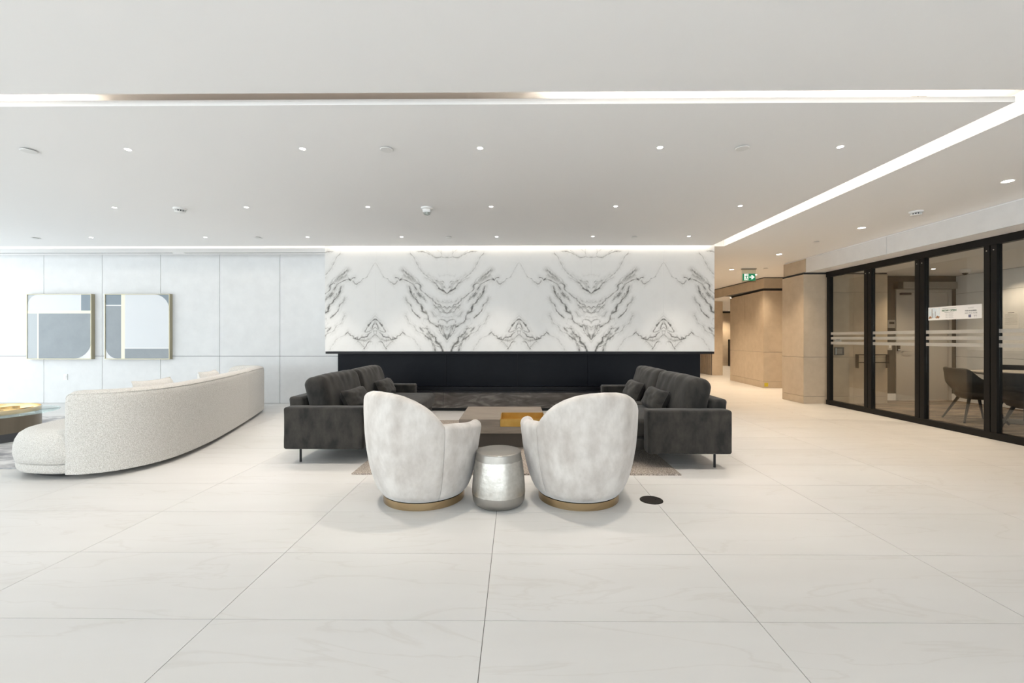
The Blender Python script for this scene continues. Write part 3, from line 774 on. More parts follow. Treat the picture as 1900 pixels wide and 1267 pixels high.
pq('print_line', 0.62, 0.66, 0.038, 0.046, M_PRINT); pq('print_line', 0.628, 0.632, 0.02, 0.038, M_PRINT); pq('print_line', 0.648, 0.652, 0.02, 0.038, M_PRINT)

# meeting chairs and table
def polar_shell(p, Rf, hf, z0f, ph0, ph1, t=0.08, step=4, taper=8, seam=0.0):
    """phi=0 is the back (-y); outer radius Rf(z, phi), top hf(phi), bottom z0f(phi)"""
    rows = []
    n = max(4, int(round((ph1 - ph0) / step)))
    for i in range(n + 1):
        ph = ph0 + (ph1 - ph0) * i / n
        h = hf(ph); z0 = z0f(ph)
        e = min(ph - ph0, ph1 - ph)
        k = 1.0
        if taper and e < taper: k = math.sqrt(max(0.0, 1 - (1 - e / taper) ** 2)) * 0.92 + 0.08
        sm = seam * (1 - min(1, e / 3.0)) if seam else 0.0
        hh = h - (1 - k) * 0.045 if taper else h
        tt = t * (k if taper else 1.0)
        off = (t - tt) * 0.5 + sm
        prof = []
        rr = tt * 0.5
        for q in range(15):
            z = z0 + (hh - rr - z0) * q / 14; prof.append((Rf(z, ph) - off, z))
        for q in range(1, 8):
            a = PI * q / 8; zc = hh - rr
            prof.append((Rf(zc, ph) - off - rr + rr * math.cos(a), zc + rr * math.sin(a)))
        for q in range(11):
            z = hh - rr + (z0 + 0.02 - (hh - rr)) * q / 10; prof.append((max(0.05, Rf(z, ph) - off - tt), z))
        a = R(ph)
        rows.append([(r * math.sin(a), -r * math.cos(a), z) for r, z in prof])
    p.grid(rows, closed_v=True)
    nv = len(rows[0]); base = len(p.v) - nv * len(rows)
    p.f.append(tuple(base + j for j in range(nv))); p.f.append(tuple(base + (len(rows) - 1) * nv + j for j in range(nv - 1, -1, -1)))
    return p

def make_meeting_chair():
    t = thing('bucket_chair', 'x', 'chair')
    Rf = lambda z, ph: 0.17 + 0.145 * smoothstep(0.33, 0.62, z) + 0.02 * smoothstep(0.6, 0.82, z) * math.cos(R(ph))
    def hf(ph):
        a = abs(ph); return 0.80 - 0.16 * smoothstep(45, 85, a) - 0.03 * smoothstep(85, 125, a)
    polar_shell(P(), Rf, hf, lambda ph: 0.36, -125, 125, t=0.035, step=6, taper=10).build('shell', M_LEATHER, t, smooth=True, angle=60)
    P().lathe([(0.13, 0.335), (0.19, 0.36), (0.225, 0.41), (0.22, 0.45), (0.12, 0.47), (0.01, 0.475)], 28).build('seat', M_LEATHERIN, t, smooth=True, angle=60)
    for sx, sy in ((1, 1), (1, -1), (-1, 1), (-1, -1)):
        P().tube([(0.11 * sx, 0.11 * sy, 0.38), (0.26 * sx, 0.25 * sy, 0.003)], 0.022, 8, 0.012).build('leg', M_BLACK, t, smooth=True)
    return t
mc = make_meeting_chair()
for i, (x, y, rz, lab) in enumerate([(6.86, 6.62, R(-108), 'dark leather bucket chair left of the meeting table, seen from its side'),
                                     (6.62, 5.72, R(-50), 'dark leather bucket chair with its back to the glass wall'),
                                     (8.05, 7.12, R(140), 'dark leather bucket chair behind the meeting table')]):
    c = mc if i == 0 else copy_tree(mc)
    c.location = (x, y, 0.003); c.rotation_euler = (0, 0, rz); tag(c, lab, 'chair', 'bucket chairs around the meeting table')
mt = thing('meeting_table', 'round meeting table with pale top behind the glass wall', 'table', (7.50, 6.48, 0.003))
P().lathe([(0.58, 0.705), (0.6, 0.715), (0.6, 0.74)], 56).build('tabletop', M_TABLETOP, mt, smooth=True)
P().lathe([(0.05, 0.02), (0.045, 0.1), (0.045, 0.64), (0.1, 0.705)], 24).build('pedestal', M_BLACK, mt, smooth=True)
P().lathe([(0.32, 0.0), (0.32, 0.012), (0.05, 0.03)], 36).build('foot', M_BLACK, mt, smooth=True)

# dome camera
dc = thing('dome_camera', 'white dome security camera on the meeting room ceiling', 'camera', (8.1, 7.97, LZ))
P().lathe([(0.055, -0.07), (0.072, -0.05), (0.078, -0.02), (0.078, 0.0)], 24).build('housing', M_WHITE, dc, smooth=True)
P().lathe([(0.008, -0.105), (0.028, -0.097), (0.042, -0.08), (0.046, -0.068)], 24).build('dome', M_BLACK, dc, smooth=True)

# exit sign
ex = thing('exit_sign', 'green running man exit sign with arrow hanging from corridor ceiling', 'exit sign', (5.09, 9.62, CZ))
P().box(-0.155, 0.155, -0.035, 0.035, -0.025, 0.0).build('canopy', M_GREYMETAL, ex, bevel=0.004)
P().box(-0.15, 0.15, -0.006, 0.006, -0.30, -0.025).build('acrylic_plate', M_CLEARPL, ex)
P().box(-0.138, 0.138, -0.010, -0.0065, -0.265, -0.115).build('green_face', M_SIGNGREEN, ex)
def sgn(name, pts, m, lay): P().prism_y(pts, -0.0115 - 0.001 * lay, -0.0105 - 0.001 * lay).build(name, m, ex)
sgn('door_symbol', [(-0.105, -0.255), (-0.015, -0.255), (-0.015, -0.118), (-0.105, -0.118)], M_SIGNWHITE, 0)
sgn('arrow', [(0.01, -0.202), (0.06, -0.202), (0.045, -0.235), (0.07, -0.235), (0.122, -0.19), (0.07, -0.145), (0.045, -0.145), (0.06, -0.178), (0.01, -0.178)], M_SIGNWHITE, 0)
man = P()
for pts in ([(-0.068, -0.20), (-0.05, -0.205), (-0.042, -0.165), (-0.062, -0.158)],                 # trunk
            [(-0.06, -0.16), (-0.088, -0.172), (-0.086, -0.182), (-0.056, -0.172)], [(-0.088, -0.172), (-0.096, -0.195), (-0.088, -0.197), (-0.081, -0.18)],
            [(-0.045, -0.165), (-0.022, -0.182), (-0.028, -0.19), (-0.05, -0.176)],
            [(-0.055, -0.2), (-0.032, -0.222), (-0.03, -0.25), (-0.04, -0.25), (-0.044, -0.226), (-0.066, -0.205)],
            [(-0.066, -0.198), (-0.072, -0.226), (-0.1, -0.226), (-0.1, -0.236), (-0.062, -0.236), (-0.054, -0.205)],
            [(-0.044 + 0.011 * math.cos(k * PI / 4), -0.142 + 0.011 * math.sin(k * PI / 4)) for k in range(8)]):
    man.prism_y(pts, -0.0135, -0.0125)
man.build('running_man', M_SIGNGREEN, ex)

# ------------------------------------------------------------------ ceiling fittings
ring_me = P().lathe([(0.0215, -0.001), (0.027, -0.003), (0.028, 0.0)], 24, cap=False).mesh('trim_ring'); ring_me.materials.append(M_WHITE)
lens_me = P().lathe([(0.021, -0.0015), (0.021, 0.0)], 20).mesh('lens'); lens_me.materials.append(M_LAMP)
for me in (ring_me, lens_me):
    for p_ in me.polygons: p_.use_smooth = False
def downlight(x, y, z, label, group, watts=SPOT_W, col=WARM, size=78, s=1.0, blend=0.9):
    t = thing('downlight', label, 'downlight', (x, y, z), group=group)
    inst('trim_ring', ring_me, t, scale=(s, s, s)); inst('lens', lens_me, t, scale=(s, s, s))
    d = bpy.data.lights.new('spot', 'SPOT'); d.energy = watts; d.color = col; d.spot_size = R(size); d.spot_blend = blend; d.shadow_soft_size = 0.035
    o = bpy.data.objects.new('spot', d); COL.objects.link(o); o.parent = t; o.location = (0, 0, -0.02)
colsx = [-6.43, -4.69, -3.14, -1.72, -0.287, 1.155, 2.59]
ordn = ['first', 'second', 'third', 'fourth', 'fifth', 'sixth', 'seventh']
for y, xs, row in ((3.52, colsx[2:], 'nearest the camera'), (5.08, colsx[1:], 'of the lounge ceiling'), (6.58, colsx, 'nearest the marble wall')):
    rn = {3.52: 'front', 5.08: 'middle', 6.58: 'rear'}[y]
    for k, x in enumerate(xs):
        downlight(x, y, CZ, f'{ordn[k]} recessed downlight from the left in the {rn} row {row}', 'downlights in the lounge ceiling', watts=SPOT_W if x > -4 else SPOT_W * 0.8)
for y, rn in ((0.45, 'just behind'), (-1.25, 'further behind')):  # unseen fill rows, added to brighten the floor near the camera
    for k, x in enumerate((-4.69, -3.14, -1.72, -0.287, 1.155, 2.59, 4.03)):
        downlight(x, y, CZ, f'{ordn[k]} added fill downlight from the left in the unseen row {rn} the camera', 'fill downlights added behind the camera', watts=SPOT_W * 0.45)
for k, y in enumerate((4.30, 6.10, 8.0, 9.75)):
    downlight(4.78, y, CZ, f'{ordn[k]} recessed downlight from the camera along the ceiling beside the glass wall', 'downlights beside the glass wall', SPOT_W * 1.3, WARMER, size=110, s=1.9)
downlight(4.78, 12.2, CZ, 'recessed downlight deep in the corridor behind the exit sign', 'downlights beside the glass wall', SPOT_W * 2.6, WARMER, size=120, s=1.3)
downlight(7.6, 10.1, CZ, 'recessed downlight in the hidden side corridor', 'downlights beside the glass wall', SPOT_W * 2.0, WARMER, size=115, s=1.3)
downlight(5.75, 10.55, CZ, 'recessed downlight in front of the second beige pier', 'downlights beside the glass wall', SPOT_W * 1.3, WARMER, size=125, s=1.0)
downlight(6.62, 13.55, LZ, 'recessed downlight in the low alcove ceiling', 'downlights in the alcove', SPOT_W * 2.0, WARMER, size=115, s=1.3)
downlight(9.4, 19.4, LZ, 'recessed downlight grazing the far alcove wall', 'downlights in the alcove', SPOT_W * 2.0, WARMER, size=115, s=1.3)
downlight(8.2, 16.5, LZ, 'recessed downlight over the alcove floor', 'downlights in the alcove', SPOT_W * 2.0, WARMER, size=115, s=1.3)
downlight(7.5, 7.94, LZ, 'recessed downlight in front of the meeting room door', 'downlights in the meeting room', SPOT_W * 1.17, WARMER, size=120, s=1.2)
downlight(6.38, 6.35, LZ, 'recessed downlight just inside the meeting room glass', 'downlights in the meeting room', SPOT_W * 0.98, WARMER, size=120, s=1.2)
downlight(8.42, 7.70, LZ, 'recessed downlight grazing the pale meeting room wall', 'downlights in the meeting room', SPOT_W * 0.60, WARMER, size=120, s=1.2)

disc_me = P().lathe([(0.048, -0.014), (0.053, -0.011), (0.053, -0.009)], 28).mesh('cover'); disc_me.materials.append(M_WHITE)
neck_me = P().lathe([(0.036, -0.010), (0.036, 0.0)], 20).mesh('cup'); neck_me.materials.append(M_GREYMETAL)
def sprinkler(x, y, z, label):
    t = thing('sprinkler_cover', label, 'sprinkler', (x, y, z), group='concealed sprinkler covers in the ceiling')
    inst('cover', disc_me, t); inst('cup', neck_me, t)
for k, x in enumerate((-3.95, -1.04, 1.81)):
    sprinkler(x, 3.52, CZ, f'{ordn[k]} round white sprinkler cover from the left in the front ceiling row')
for k, x in enumerate((-7.3, -3.9, -1.0, 1.78)):
    sprinkler(x, 6.6, CZ, f'{ordn[k]} round white sprinkler cover from the left in the rear ceiling row')
sprinkler(4.74, 6.95, CZ, 'round white sprinkler cover between two downlights near the bulkhead')
sprinkler(5.45, 9.6, CZ, 'round white sprinkler cover beside the exit sign')

def smoke(x, y, label, strobe=False):
    t = thing('smoke_detector', label, 'smoke detector', (x, y, CZ), group='smoke detectors on the ceiling')
    P().lathe([(0.055, -0.022), (0.068, -0.016), (0.07, 0.0)], 32).build('base', M_WHITE, t, smooth=True)
    if strobe:
        P().prism([(-0.045, -0.03), (0.0, -0.045), (0.045, -0.03), (0.045, 0.03), (-0.045, 0.03)], -0.06, -0.02).build('sounder', M_WHITE, t, bevel=0.004)
        P().lathe([(0.02, -0.085), (0.038, -0.075), (0.042, -0.058)], 20).build('strobe_lens', M_CLEARPL, t, smooth=True)
        P().lathe([(0.012, -0.072), (0.014, -0.058)], 12).build('strobe_bulb', M_WHITE, t)
    else:
        P().lathe([(0.042, -0.05), (0.05, -0.046), (0.052, -0.040)], 32).build('cap', M_WHITE, t, smooth=True)
        for k in range(12):
            a = k * PI / 6
            P().box(-0.003, 0.003, 0.044, 0.054, -0.042, -0.021).build('fin', M_WHITE, t).rotation_euler = (0, 0, a)
        P().lathe([(0.041, -0.041), (0.041, -0.021)], 24).build('chamber', M_DARKBAND, t)
smoke(-3.95, 5.12, 'white smoke detector with dark slits on the lounge ceiling, left side')
smoke(-1.04, 5.12, 'white smoke detector with clear strobe lens above the lounge', True)
smoke(4.82, 5.32, 'white smoke detector with dark slits on the ceiling near the glass wall')
sd = thing('slot_sensor', 'tiny white sensor sitting on the lip of the front ceiling slot', 'sensor', (2.63, 2.90, CZ + 0.037))
P().box(-0.05, 0.05, -0.02, 0.0, 0.0, 0.016).build('body', M_WHITE, sd)
P().lathe([(0.004, 0), (0.004, 0.003)], 8).build('pinhole', M_BLACK, sd, loc=(-0.01, -0.02, 0.007)).rotation_euler = (R(90), 0, 0)
for k, (a, b) in enumerate(((-9.45, -6.1), (-5.9, -3.25))):
    t = thing('linear_diffuser', ['long slim air slot in the ceiling strip above the pictures', 'slim air slot in the ceiling strip next to the marble wall'][k], 'air diffuser', ((a + b) / 2, 7.74, 2.765), group='linear air slots')
    h = (b - a) / 2
    P().box(-h, h, -0.03, 0.03, -0.004, 0.0).build('flange', M_WHITE, t)
    P().box(-h + 0.01, h - 0.01, -0.016, 0.016, -0.006, -0.004).build('slot', M_DARKBAND, t)

# ------------------------------------------------------------------ pictures and switch on the back wall
def art(name_label, x, z0, w, shapes):
    t = thing('picture', name_label, 'picture', (x, BY - 0.001, z0), group='pair of framed abstract pictures')
    d = 0.075; f = 0.014
    fr = P()
    fr.box(-w / 2, -w / 2 + f, -d, 0, 0, w).box(w / 2 - f, w / 2, -d, 0, 0, w).box(-w / 2 + f, w / 2 - f, -d, 0, 0, f).box(-w / 2 + f, w / 2 - f, -d, 0, w - f, w)
    fr.build('frame', M_ARTFRAME, t)
    i = w - 2 * f
    P().box(-i / 2, i / 2, -d + 0.012, -d + 0.03, f, f + i).build('canvas', M_AD[4], t)
    for k, (nm, mi, pts) in enumerate(shapes):
        q = [(-i / 2 + u * i, f + (1 - v) * i) for u, v in pts]
        P().prism_y(q, -d + 0.0105 - 0.0006 * k, -d + 0.0120).build(nm, M_AD[mi], t)
def rect(u0, u1, v0, v1): return [(u0, v1), (u1, v1), (u1, v0), (u0, v0)]
def arc(cu, cv, ru, rv, a0, a1, n=14): return [(cu + ru * math.cos(R(a0 + (a1 - a0) * k / n)), cv - rv * math.sin(R(a0 + (a1 - a0) * k / n))) for k in range(n + 1)]
AW = 1.245
art('abstract picture with a large slate block lower right, left of the pair', -8.70, 0.845, AW, [
    ('grey_corner', 3, rect(0, 0.2, 0, 0.25)),
    ('pale_field', 1, [(0, 0.25), (0.83, 0.25), (0.83, 0)] + arc(0.17, 0.17, 0.17, 0.17, 90, 180)),
    ('white_line', 4, rect(0.83, 0.845, 0, 0.25)), ('blue_block', 5, rect(0.845, 1, 0, 0.25)),
    ('cream_bar', 2, rect(0, 1, 0.25, 0.295)), ('grey_strip', 3, rect(0, 0.155, 0.295, 1)), ('cream_line', 2, rect(0.155, 0.178, 0.295, 1)),
    ('slate_block', 0, [(0.178, 1)] + arc(0.72, 0.72, 0.28, 0.28, -90, 0) + [(1, 0.295), (0.178, 0.295)])])
art('abstract picture with a large pale field and cream upright bar, right of the pair', -7.20, 0.845, AW, [
    ('blue_block', 5, rect(0, 0.245, 0, 0.16)), ('white_line', 4, rect(0, 0.245, 0.16, 0.178)),
    ('slate_block', 0, arc(0.19, 0.81, 0.19, 0.19, 180, 270) + [(0.245, 1), (0.245, 0.178), (0, 0.178)]),
    ('cream_bar', 2, rect(0.245, 0.305, 0, 1)),
    ('blue_corner', 5, rect(0.7, 1, 0, 0.25)),
    ('pale_field', 1, [(0.305, 0.83), (1, 0.83)] + arc(0.77, 0.23, 0.23, 0.23, 0, 90) + [(0.305, 0)]),
    ('white_line', 4, rect(0.305, 1, 0.83, 0.845)), ('slate_strip', 0, rect(0.305, 1, 0.845, 1))])
plate('wall_outlet', 'small white wall plate under the pictures', 'wall plate', (-8.64, BY - 0.001, 0.50), 0.075, 0.115, M_WHITE, 0.012,
      extra=lambda th, t: P().box(-0.018, 0.018, -t - 0.003, -t, -0.035, 0.035).build('insert', M_PAPER, th))

# ------------------------------------------------------------------ lounge furniture
rg = thing('area_rug', 'woven taupe rug under the low table between dark sofas', 'rug', (0, 5.28, 0))
P().rbox((0, 0, 0.008), (1.495, 1.30, 0.008), 0.006, (30, 26, 1), 2, fn=lambda w: (w.x, w.y, w.z + (0.0015 * mnoise.noise((w.x * 9, w.y * 9, 0)) if w.z > 0 else 0))).build('pile', M_RUG, rg, smooth=True)
hem = P()
for s_ in (-1, 1):
    hem.box(-1.497, 1.497, s_ * 1.297 - 0.006, s_ * 1.297 + 0.006, 0.0, 0.014)
hem.build('hem', M_RUG, rg)

# low table: L-shaped block with an inset brass tray, on a recessed base
tx0, tx1, ty0, ty1 = -0.63, 0.33, 4.86, 5.78
ct = thing('coffee_table', 'low square taupe oak table with recessed dark base', 'coffee table', ((tx0 + tx1) / 2, (ty0 + ty1) / 2, 0.0178))
hx, hy = (tx1 - tx0) / 2, (ty1 - ty0) / 2
trx0, try1 = -0.175 - (tx0 + tx1) / 2, 5.31 - (ty0 + ty1) / 2
P().prism([(-hx, -hy), (trx0, -hy), (trx0, try1), (hx, try1), (hx, hy), (-hx, hy)], 0.243, 0.324).build('top_block', M_TABLE, ct, bevel=0.002)
P().box(-hx, hx, -hy, hy, 0.168, 0.242).build('lower_block', M_TABLE, ct, bevel=0.002)
P().box(-hx + 0.07, hx - 0.07, -hy + 0.07, hy - 0.07, 0.0, 0.168).build('base', M_TABLEBASE, ct)
tr = thing('brass_tray', 'rectangular satin brass tray set into the corner of the low table', 'tray', ((tx0 + tx1) / 2, (ty0 + ty1) / 2, 0.0178 + 0.244))
tp = P(); th_ = 0.006; a0, a1, b0, b1, hT = trx0 + 0.002, hx + 0.001, -hy - 0.001, try1 - 0.002, 0.083
P().box(a0, a1, b0, b1, 0.0, th_).build('bottom', M_BRASSTRAY, tr)
P().box(a0, a1, b0, b0 + th_, th_, hT).build('side', M_BRASSTRAY, tr); P().box(a0, a1, b1 - th_, b1, th_, hT).build('side', M_BRASSTRAY, tr)
P().box(a0, a0 + th_, b0 + th_, b1 - th_, th_, hT).build('side', M_BRASSTRAY, tr); P().box(a1 - th_, a1, b0 + th_, b1 - th_, th_, hT).build('side', M_BRASSTRAY, tr)

# dark sofas (local: back towards -x, seat towards +x, length along y)
def make_sofa():
    t = thing('sofa', 'x', 'sofa')
    HL = 1.17
    nz = lambda w, s, a: a * mnoise.noise((w.x * s + 3.1, w.y * s, w.z * s + 7.7))
    def wob(a, s=6.0):
        def f(w):
            d = nz(w, s, a); return (w.x + d, w.y + d * 0.7, w.z + d * 0.6)
        return f
    P().rbox((0.0, 0, 0.205), (0.50, HL - 0.165, 0.055), 0.02, (6, 12, 1), 2).build('base_frame', M_SOFA, t, smooth=True, angle=60)
    for s_ in (-1, 1):
        P().rbox((-0.155, s_ * (HL - 0.08), 0.357), (0.395, 0.08, 0.207), 0.024, (10, 3, 6), 3, fn=wob(0.005)).build('arm', M_SOFA, t, smooth=True, angle=70)
    def lean(w): return (w.x - 0.10 * (w.z + 0.22), w.y, w.z)
    P().rbox((-0.465, 0, 0.40), (0.075, HL - 0.165, 0.245), 0.03, (2, 12, 6), 3, fn=lean).build('back_frame', M_SOFA, t, smooth=True, angle=70)
    # seat cushions
    for s_ in (-1, 1):
        L2 = (HL - 0.165) / 2
        def puff(w, L2=L2):
            e = (1 - (w.x / 0.44) ** 2) * (1 - (w.y / L2) ** 2)
            d = nz(w, 5.0, 0.010)
            return (w.x + d, w.y, w.z + (0.022 * max(0, e) if w.z > 0 else 0.0) + d * 0.5)
        P().rbox((0.11, s_ * L2, 0.352), (0.44, L2 - 0.003, 0.092), 0.055, (10, 10, 3), 4, fn=puff).build('seat_cushion', M_SOFA, t, smooth=True, angle=80)
    # back cushions, leaning
    for s_ in (-1, 1):
        L2 = (HL - 0.165) / 2
        def bc(w, L2=L2, s_=s_):
            e = max(0.0, (1 - (w.z / 0.23) ** 2)) * max(0.0, (1 - (w.y / L2) ** 2)) ** 0.5
            d = nz(Vector((w.x, w.y * 1.0 + s_ * 5, w.z)), 6.0, 0.012) + 0.0035 * math.sin(w.y * 38 + 5 * mnoise.noise((w.y * 4 + s_ * 3, w.z * 5, 1.0))) * smoothstep(0.0, 0.2, w.z) * (1 if w.x > 0 else 0.3)
            x = w.x * (1 + 0.30 * e) + d; z = w.z + 0.35 * d - 0.012 * (abs(w.y) / L2) ** 3 * (1 if w.z > 0 else 0)
            ca, sa = math.cos(R(13)), math.sin(R(13))
            return (x * ca - z * sa, w.y, x * sa + z * ca)
        P().rbox((-0.30, s_ * (L2 + 0.002), 0.635), (0.105, L2 - 0.004, 0.225), 0.07, (5, 26, 10), 4, fn=bc).build('back_cushion', M_SOFA, t, smooth=True, angle=80)
    for sx in (-0.43, 0.42):
        for sy in (-1.06, 1.06):
            P().tube([(sx, sy, 0.153), (sx, sy, 0.0 if sx < 0 else 0.017)], 0.011, 10).build('leg', M_BLACK, t, smooth=True)
    return t
sofa = make_sofa()
sofa.location = (-1.735, 5.45, 0); tag(sofa, 'charcoal velvet sofa on the left, facing the low table', 'sofa', 'pair of charcoal sofas')
sofa2 = copy_tree(sofa)
sofa2.location = (1.485, 5.30, 0); sofa2.rotation_euler = (0, 0, PI); tag(sofa2, 'charcoal velvet sofa on the right, facing the low table', 'sofa', 'pair of charcoal sofas')

def pillow_part(t, m, hw, hh, th, name='cover', seed=0.0):
    n = 18; top = []; bot = []
    def pt(u, v, sg):
        pin = 1 - 0.07 * (1 - abs(u) ** 2) * abs(v) ** 6 - 0.0
        pin2 = 1 - 0.07 * (1 - abs(v) ** 2) * abs(u) ** 6
        k = max(0.0, (1 - u ** 4) * (1 - v ** 4)) ** 0.55
        d = 0.012 * mnoise.noise((u * 3 + seed, v * 3, sg * 2.0)) * k
        return (u * hw * pin2, v * hh * pin, sg * (th * k) + d)
    p = P(); rt_ = [[pt(-1 + 2 * i / n, -1 + 2 * j / n, 1) for j in range(n + 1)] for i in range(n + 1)]
    rb_ = [[pt(-1 + 2 * i / n, -1 + 2 * (n - j) / n, -1) for j in range(n + 1)] for i in range(n + 1)]
    rt_ = [list(reversed(r)) for r in rt_]; rb_ = [list(reversed(r)) for r in rb_]
    p.grid(rt_); p.grid(rb_)
    o = p.build(name, m, t, smooth=True, angle=120)
    # welt
    edge = [pt(-1 + 2 * i / n, -1, 0) for i in range(n + 1)] + [pt(1, -1 + 2 * i / n, 0) for i in range(1, n + 1)] + [pt(1 - 2 * i / n, 1, 0) for i in range(1, n + 1)] + [pt(-1, 1 - 2 * i / n, 0) for i in range(1, n)]
    edge.append(edge[0])
    P().tube([(a, b, 0) for a, b, c in edge], 0.004, 6).build('piping', m, o, smooth=True)
    return o
def cushion(label, loc, rot, m, hw, hh, th, group, cat='cushion', name='throw_cushion', seed=0.0):
    t = thing(name, label, cat, loc, group=group); t.rotation_euler = rot
    pillow_part(t, m, hw, hh, th, seed=seed); return t
G_ = 'lumbar cushions on the charcoal sofas'
def lumbar(label, x, y, side, seed):
    # long axis along y, leaning back; side=+1 leans on a back at -x
    cushion(label, (x, y, 0.560), (R(90) - R(26), 0, R(90) * side), M_SOFA, 0.30, 0.130, 0.080, G_, seed=seed)
lumbar('charcoal lumbar cushion nearer the camera on the left sofa', -1.80, 4.93, 1, 1.0)
lumbar('charcoal lumbar cushion at the far end of the left sofa', -1.80, 6.02, 1, 2.0)
lumbar('charcoal lumbar cushion nearer the camera on the right sofa', 1.56, 4.92, -1, 3.0)
lumbar('charcoal lumbar cushion at the far end of the right sofa', 1.55, 5.78, -1, 4.0)

# pale swivel armchairs (local: back towards -y, facing +y)
def make_armchair():
    t = thing('swivel_armchair', 'x', 'armchair')
    zs_ = [0.062, 0.085, 0.13, 0.2, 0.3, 0.42, 0.55, 0.70, 0.90]
    rs_ = [0.318, 0.342, 0.366, 0.392, 0.418, 0.438, 0.450, 0.456, 0.452]
    def Rf(z, ph):
        for a in range(len(zs_) - 1):
            if z <= zs_[a + 1]:
                k = (z - zs_[a]) / (zs_[a + 1] - zs_[a]); k = max(0, k)
                return rs_[a] + (rs_[a + 1] - rs_[a]) * k
        return rs_[-1]
    def hback(ph):
        a = abs(ph)
        return float(np.interp(a, [0, 15, 28, 40, 50, 57, 63, 68], [0.862, 0.857, 0.840, 0.808, 0.768, 0.727, 0.680, 0.636]))
    def harm(ph):
        a = abs(ph); return 0.632 + 0.006 * smoothstep(95, 120, a) - 0.026 * smoothstep(70, 122, a)
    z0 = lambda ph: 0.062
    polar_shell(P(), Rf, hback, z0, -68, 68, t=0.095, step=2.5, taper=0, seam=0.006).build('backrest', M_CHAIR, t, smooth=True, angle=70)
    polar_shell(P(), lambda z, ph: Rf(z, ph) + 0.012 * smoothstep(0.4, 0.64, z) * smoothstep(95, 122, abs(ph)), harm, z0, 68.3, 122, t=0.095, step=2.5, taper=0, seam=0.006).build('arm', M_CHAIR, t, smooth=True, angle=70)
    polar_shell(P(), lambda z, ph: Rf(z, ph) + 0.012 * smoothstep(0.4, 0.64, z) * smoothstep(95, 122, abs(ph)), harm, z0, -122, -68.3, t=0.095, step=2.5, taper=0, seam=0.006).build('arm', M_CHAIR, t, smooth=True, angle=70)
    P().lathe([(Rf(z, 0) - 0.02, z) for z in (0.064, 0.085, 0.13, 0.2, 0.3)] + [(0.36, 0.315)], 56).build('seat_body', M_CHAIR, t, smooth=True, angle=60)
    P().lathe([(0.345, 0.316), (0.36, 0.34), (0.362, 0.40), (0.34, 0.435), (0.2, 0.455), (0.01, 0.46)], 48).build('seat_cushion', M_CHAIR, t, smooth=True, angle=70)
    P().lathe([(0.300, 0.050), (0.300, 0.066)], 56).build('swivel_plate', M_BLACKGAP, t, smooth=True)
    P().lathe([(0.313, 0.0), (0.313, 0.053), (0.302, 0.0535)], 72).build('base_ring', M_BRASS, t, smooth=True)
    return t
ch = make_armchair()
ch.location = (-0.72, 3.45, 0); ch.rotation_euler = (0, 0, R(-38)); tag(ch, 'pale velvet swivel armchair with bronze base, left of the metal drum table', 'armchair', 'pair of pale swivel armchairs')
ch2 = copy_tree(ch)
ch2.location = (0.492, 3.46, 0); ch2.rotation_euler = (0, 0, R(18)); tag(ch2, 'pale velvet swivel armchair with bronze base, right of the metal drum table', 'armchair', 'pair of pale swivel armchairs')

# metal drum side table
dt = thing('drum_table', 'silver hammered metal drum table between the two armchairs', 'side table', (-0.130, 3.31, 0))
dz = [0.0, 0.012, 0.04, 0.09, 0.16, 0.25, 0.32, 0.385, 0.395]
drr = [0.165, 0.181, 0.195, 0.199, 0.196, 0.187, 0.178, 0.168, 0.163]
def Rd(z): return float(np.interp(z, dz, drr))
def band(z0f, z1f, dr, n=72, m=8):
    p = P(); rows = []
    for q in range(m + 1):
        row = []
        for k in range(n):
            a = 2 * PI * k / n; z = z0f(a) + (z1f(a) - z0f(a)) * q / m; r = Rd(z) + dr
            row.append((r * math.cos(a), r * math.sin(a), z))
        rows.append(row)
    p.grid(rows, closed_v=True)
    p.f = [f[::-1] for f in p.f]; return p
jag = lambda s, b: (lambda a: b + 0.004 * mnoise.noise((math.cos(a) * 5 + s, math.sin(a) * 5, s)) + 0.003 * mnoise.noise((math.cos(a) * 17 + s, math.sin(a) * 17, s)))
P().lathe(list(zip(drr[:-1], dz[:-1])) + [(0.166, 0.394), (0.162, 0.3965)], 72).build('body', M_DRUMTOP, dt, smooth=True, angle=50)
band(jag(3.0, 0.088), jag(8.0, 0.338), 0.0016).build('hammered_band', M_DRUM, dt, smooth=True)
# floor box
ob = thing('floor_outlet', 'round dark bronze floor outlet cover on the tiles beside the right armchair', 'floor outlet', (1.04, 3.37, 0))
P().lathe([(0.087, 0.0), (0.085, 0.004), (0.074, 0.005), (0.073, 0.0035), (0.01, 0.0035)], 40).build('cover', M_OUTLET, ob, smooth=True)
P().box(-0.028, 0.028, -0.07, -0.02, 0.0035, 0.005).build('flip_lid', M_OUTLET, ob); P().lathe([(0.006, 0.0035), (0.006, 0.0055)], 10, 0.035, 0.01).build('screw', M_BLACK, ob)

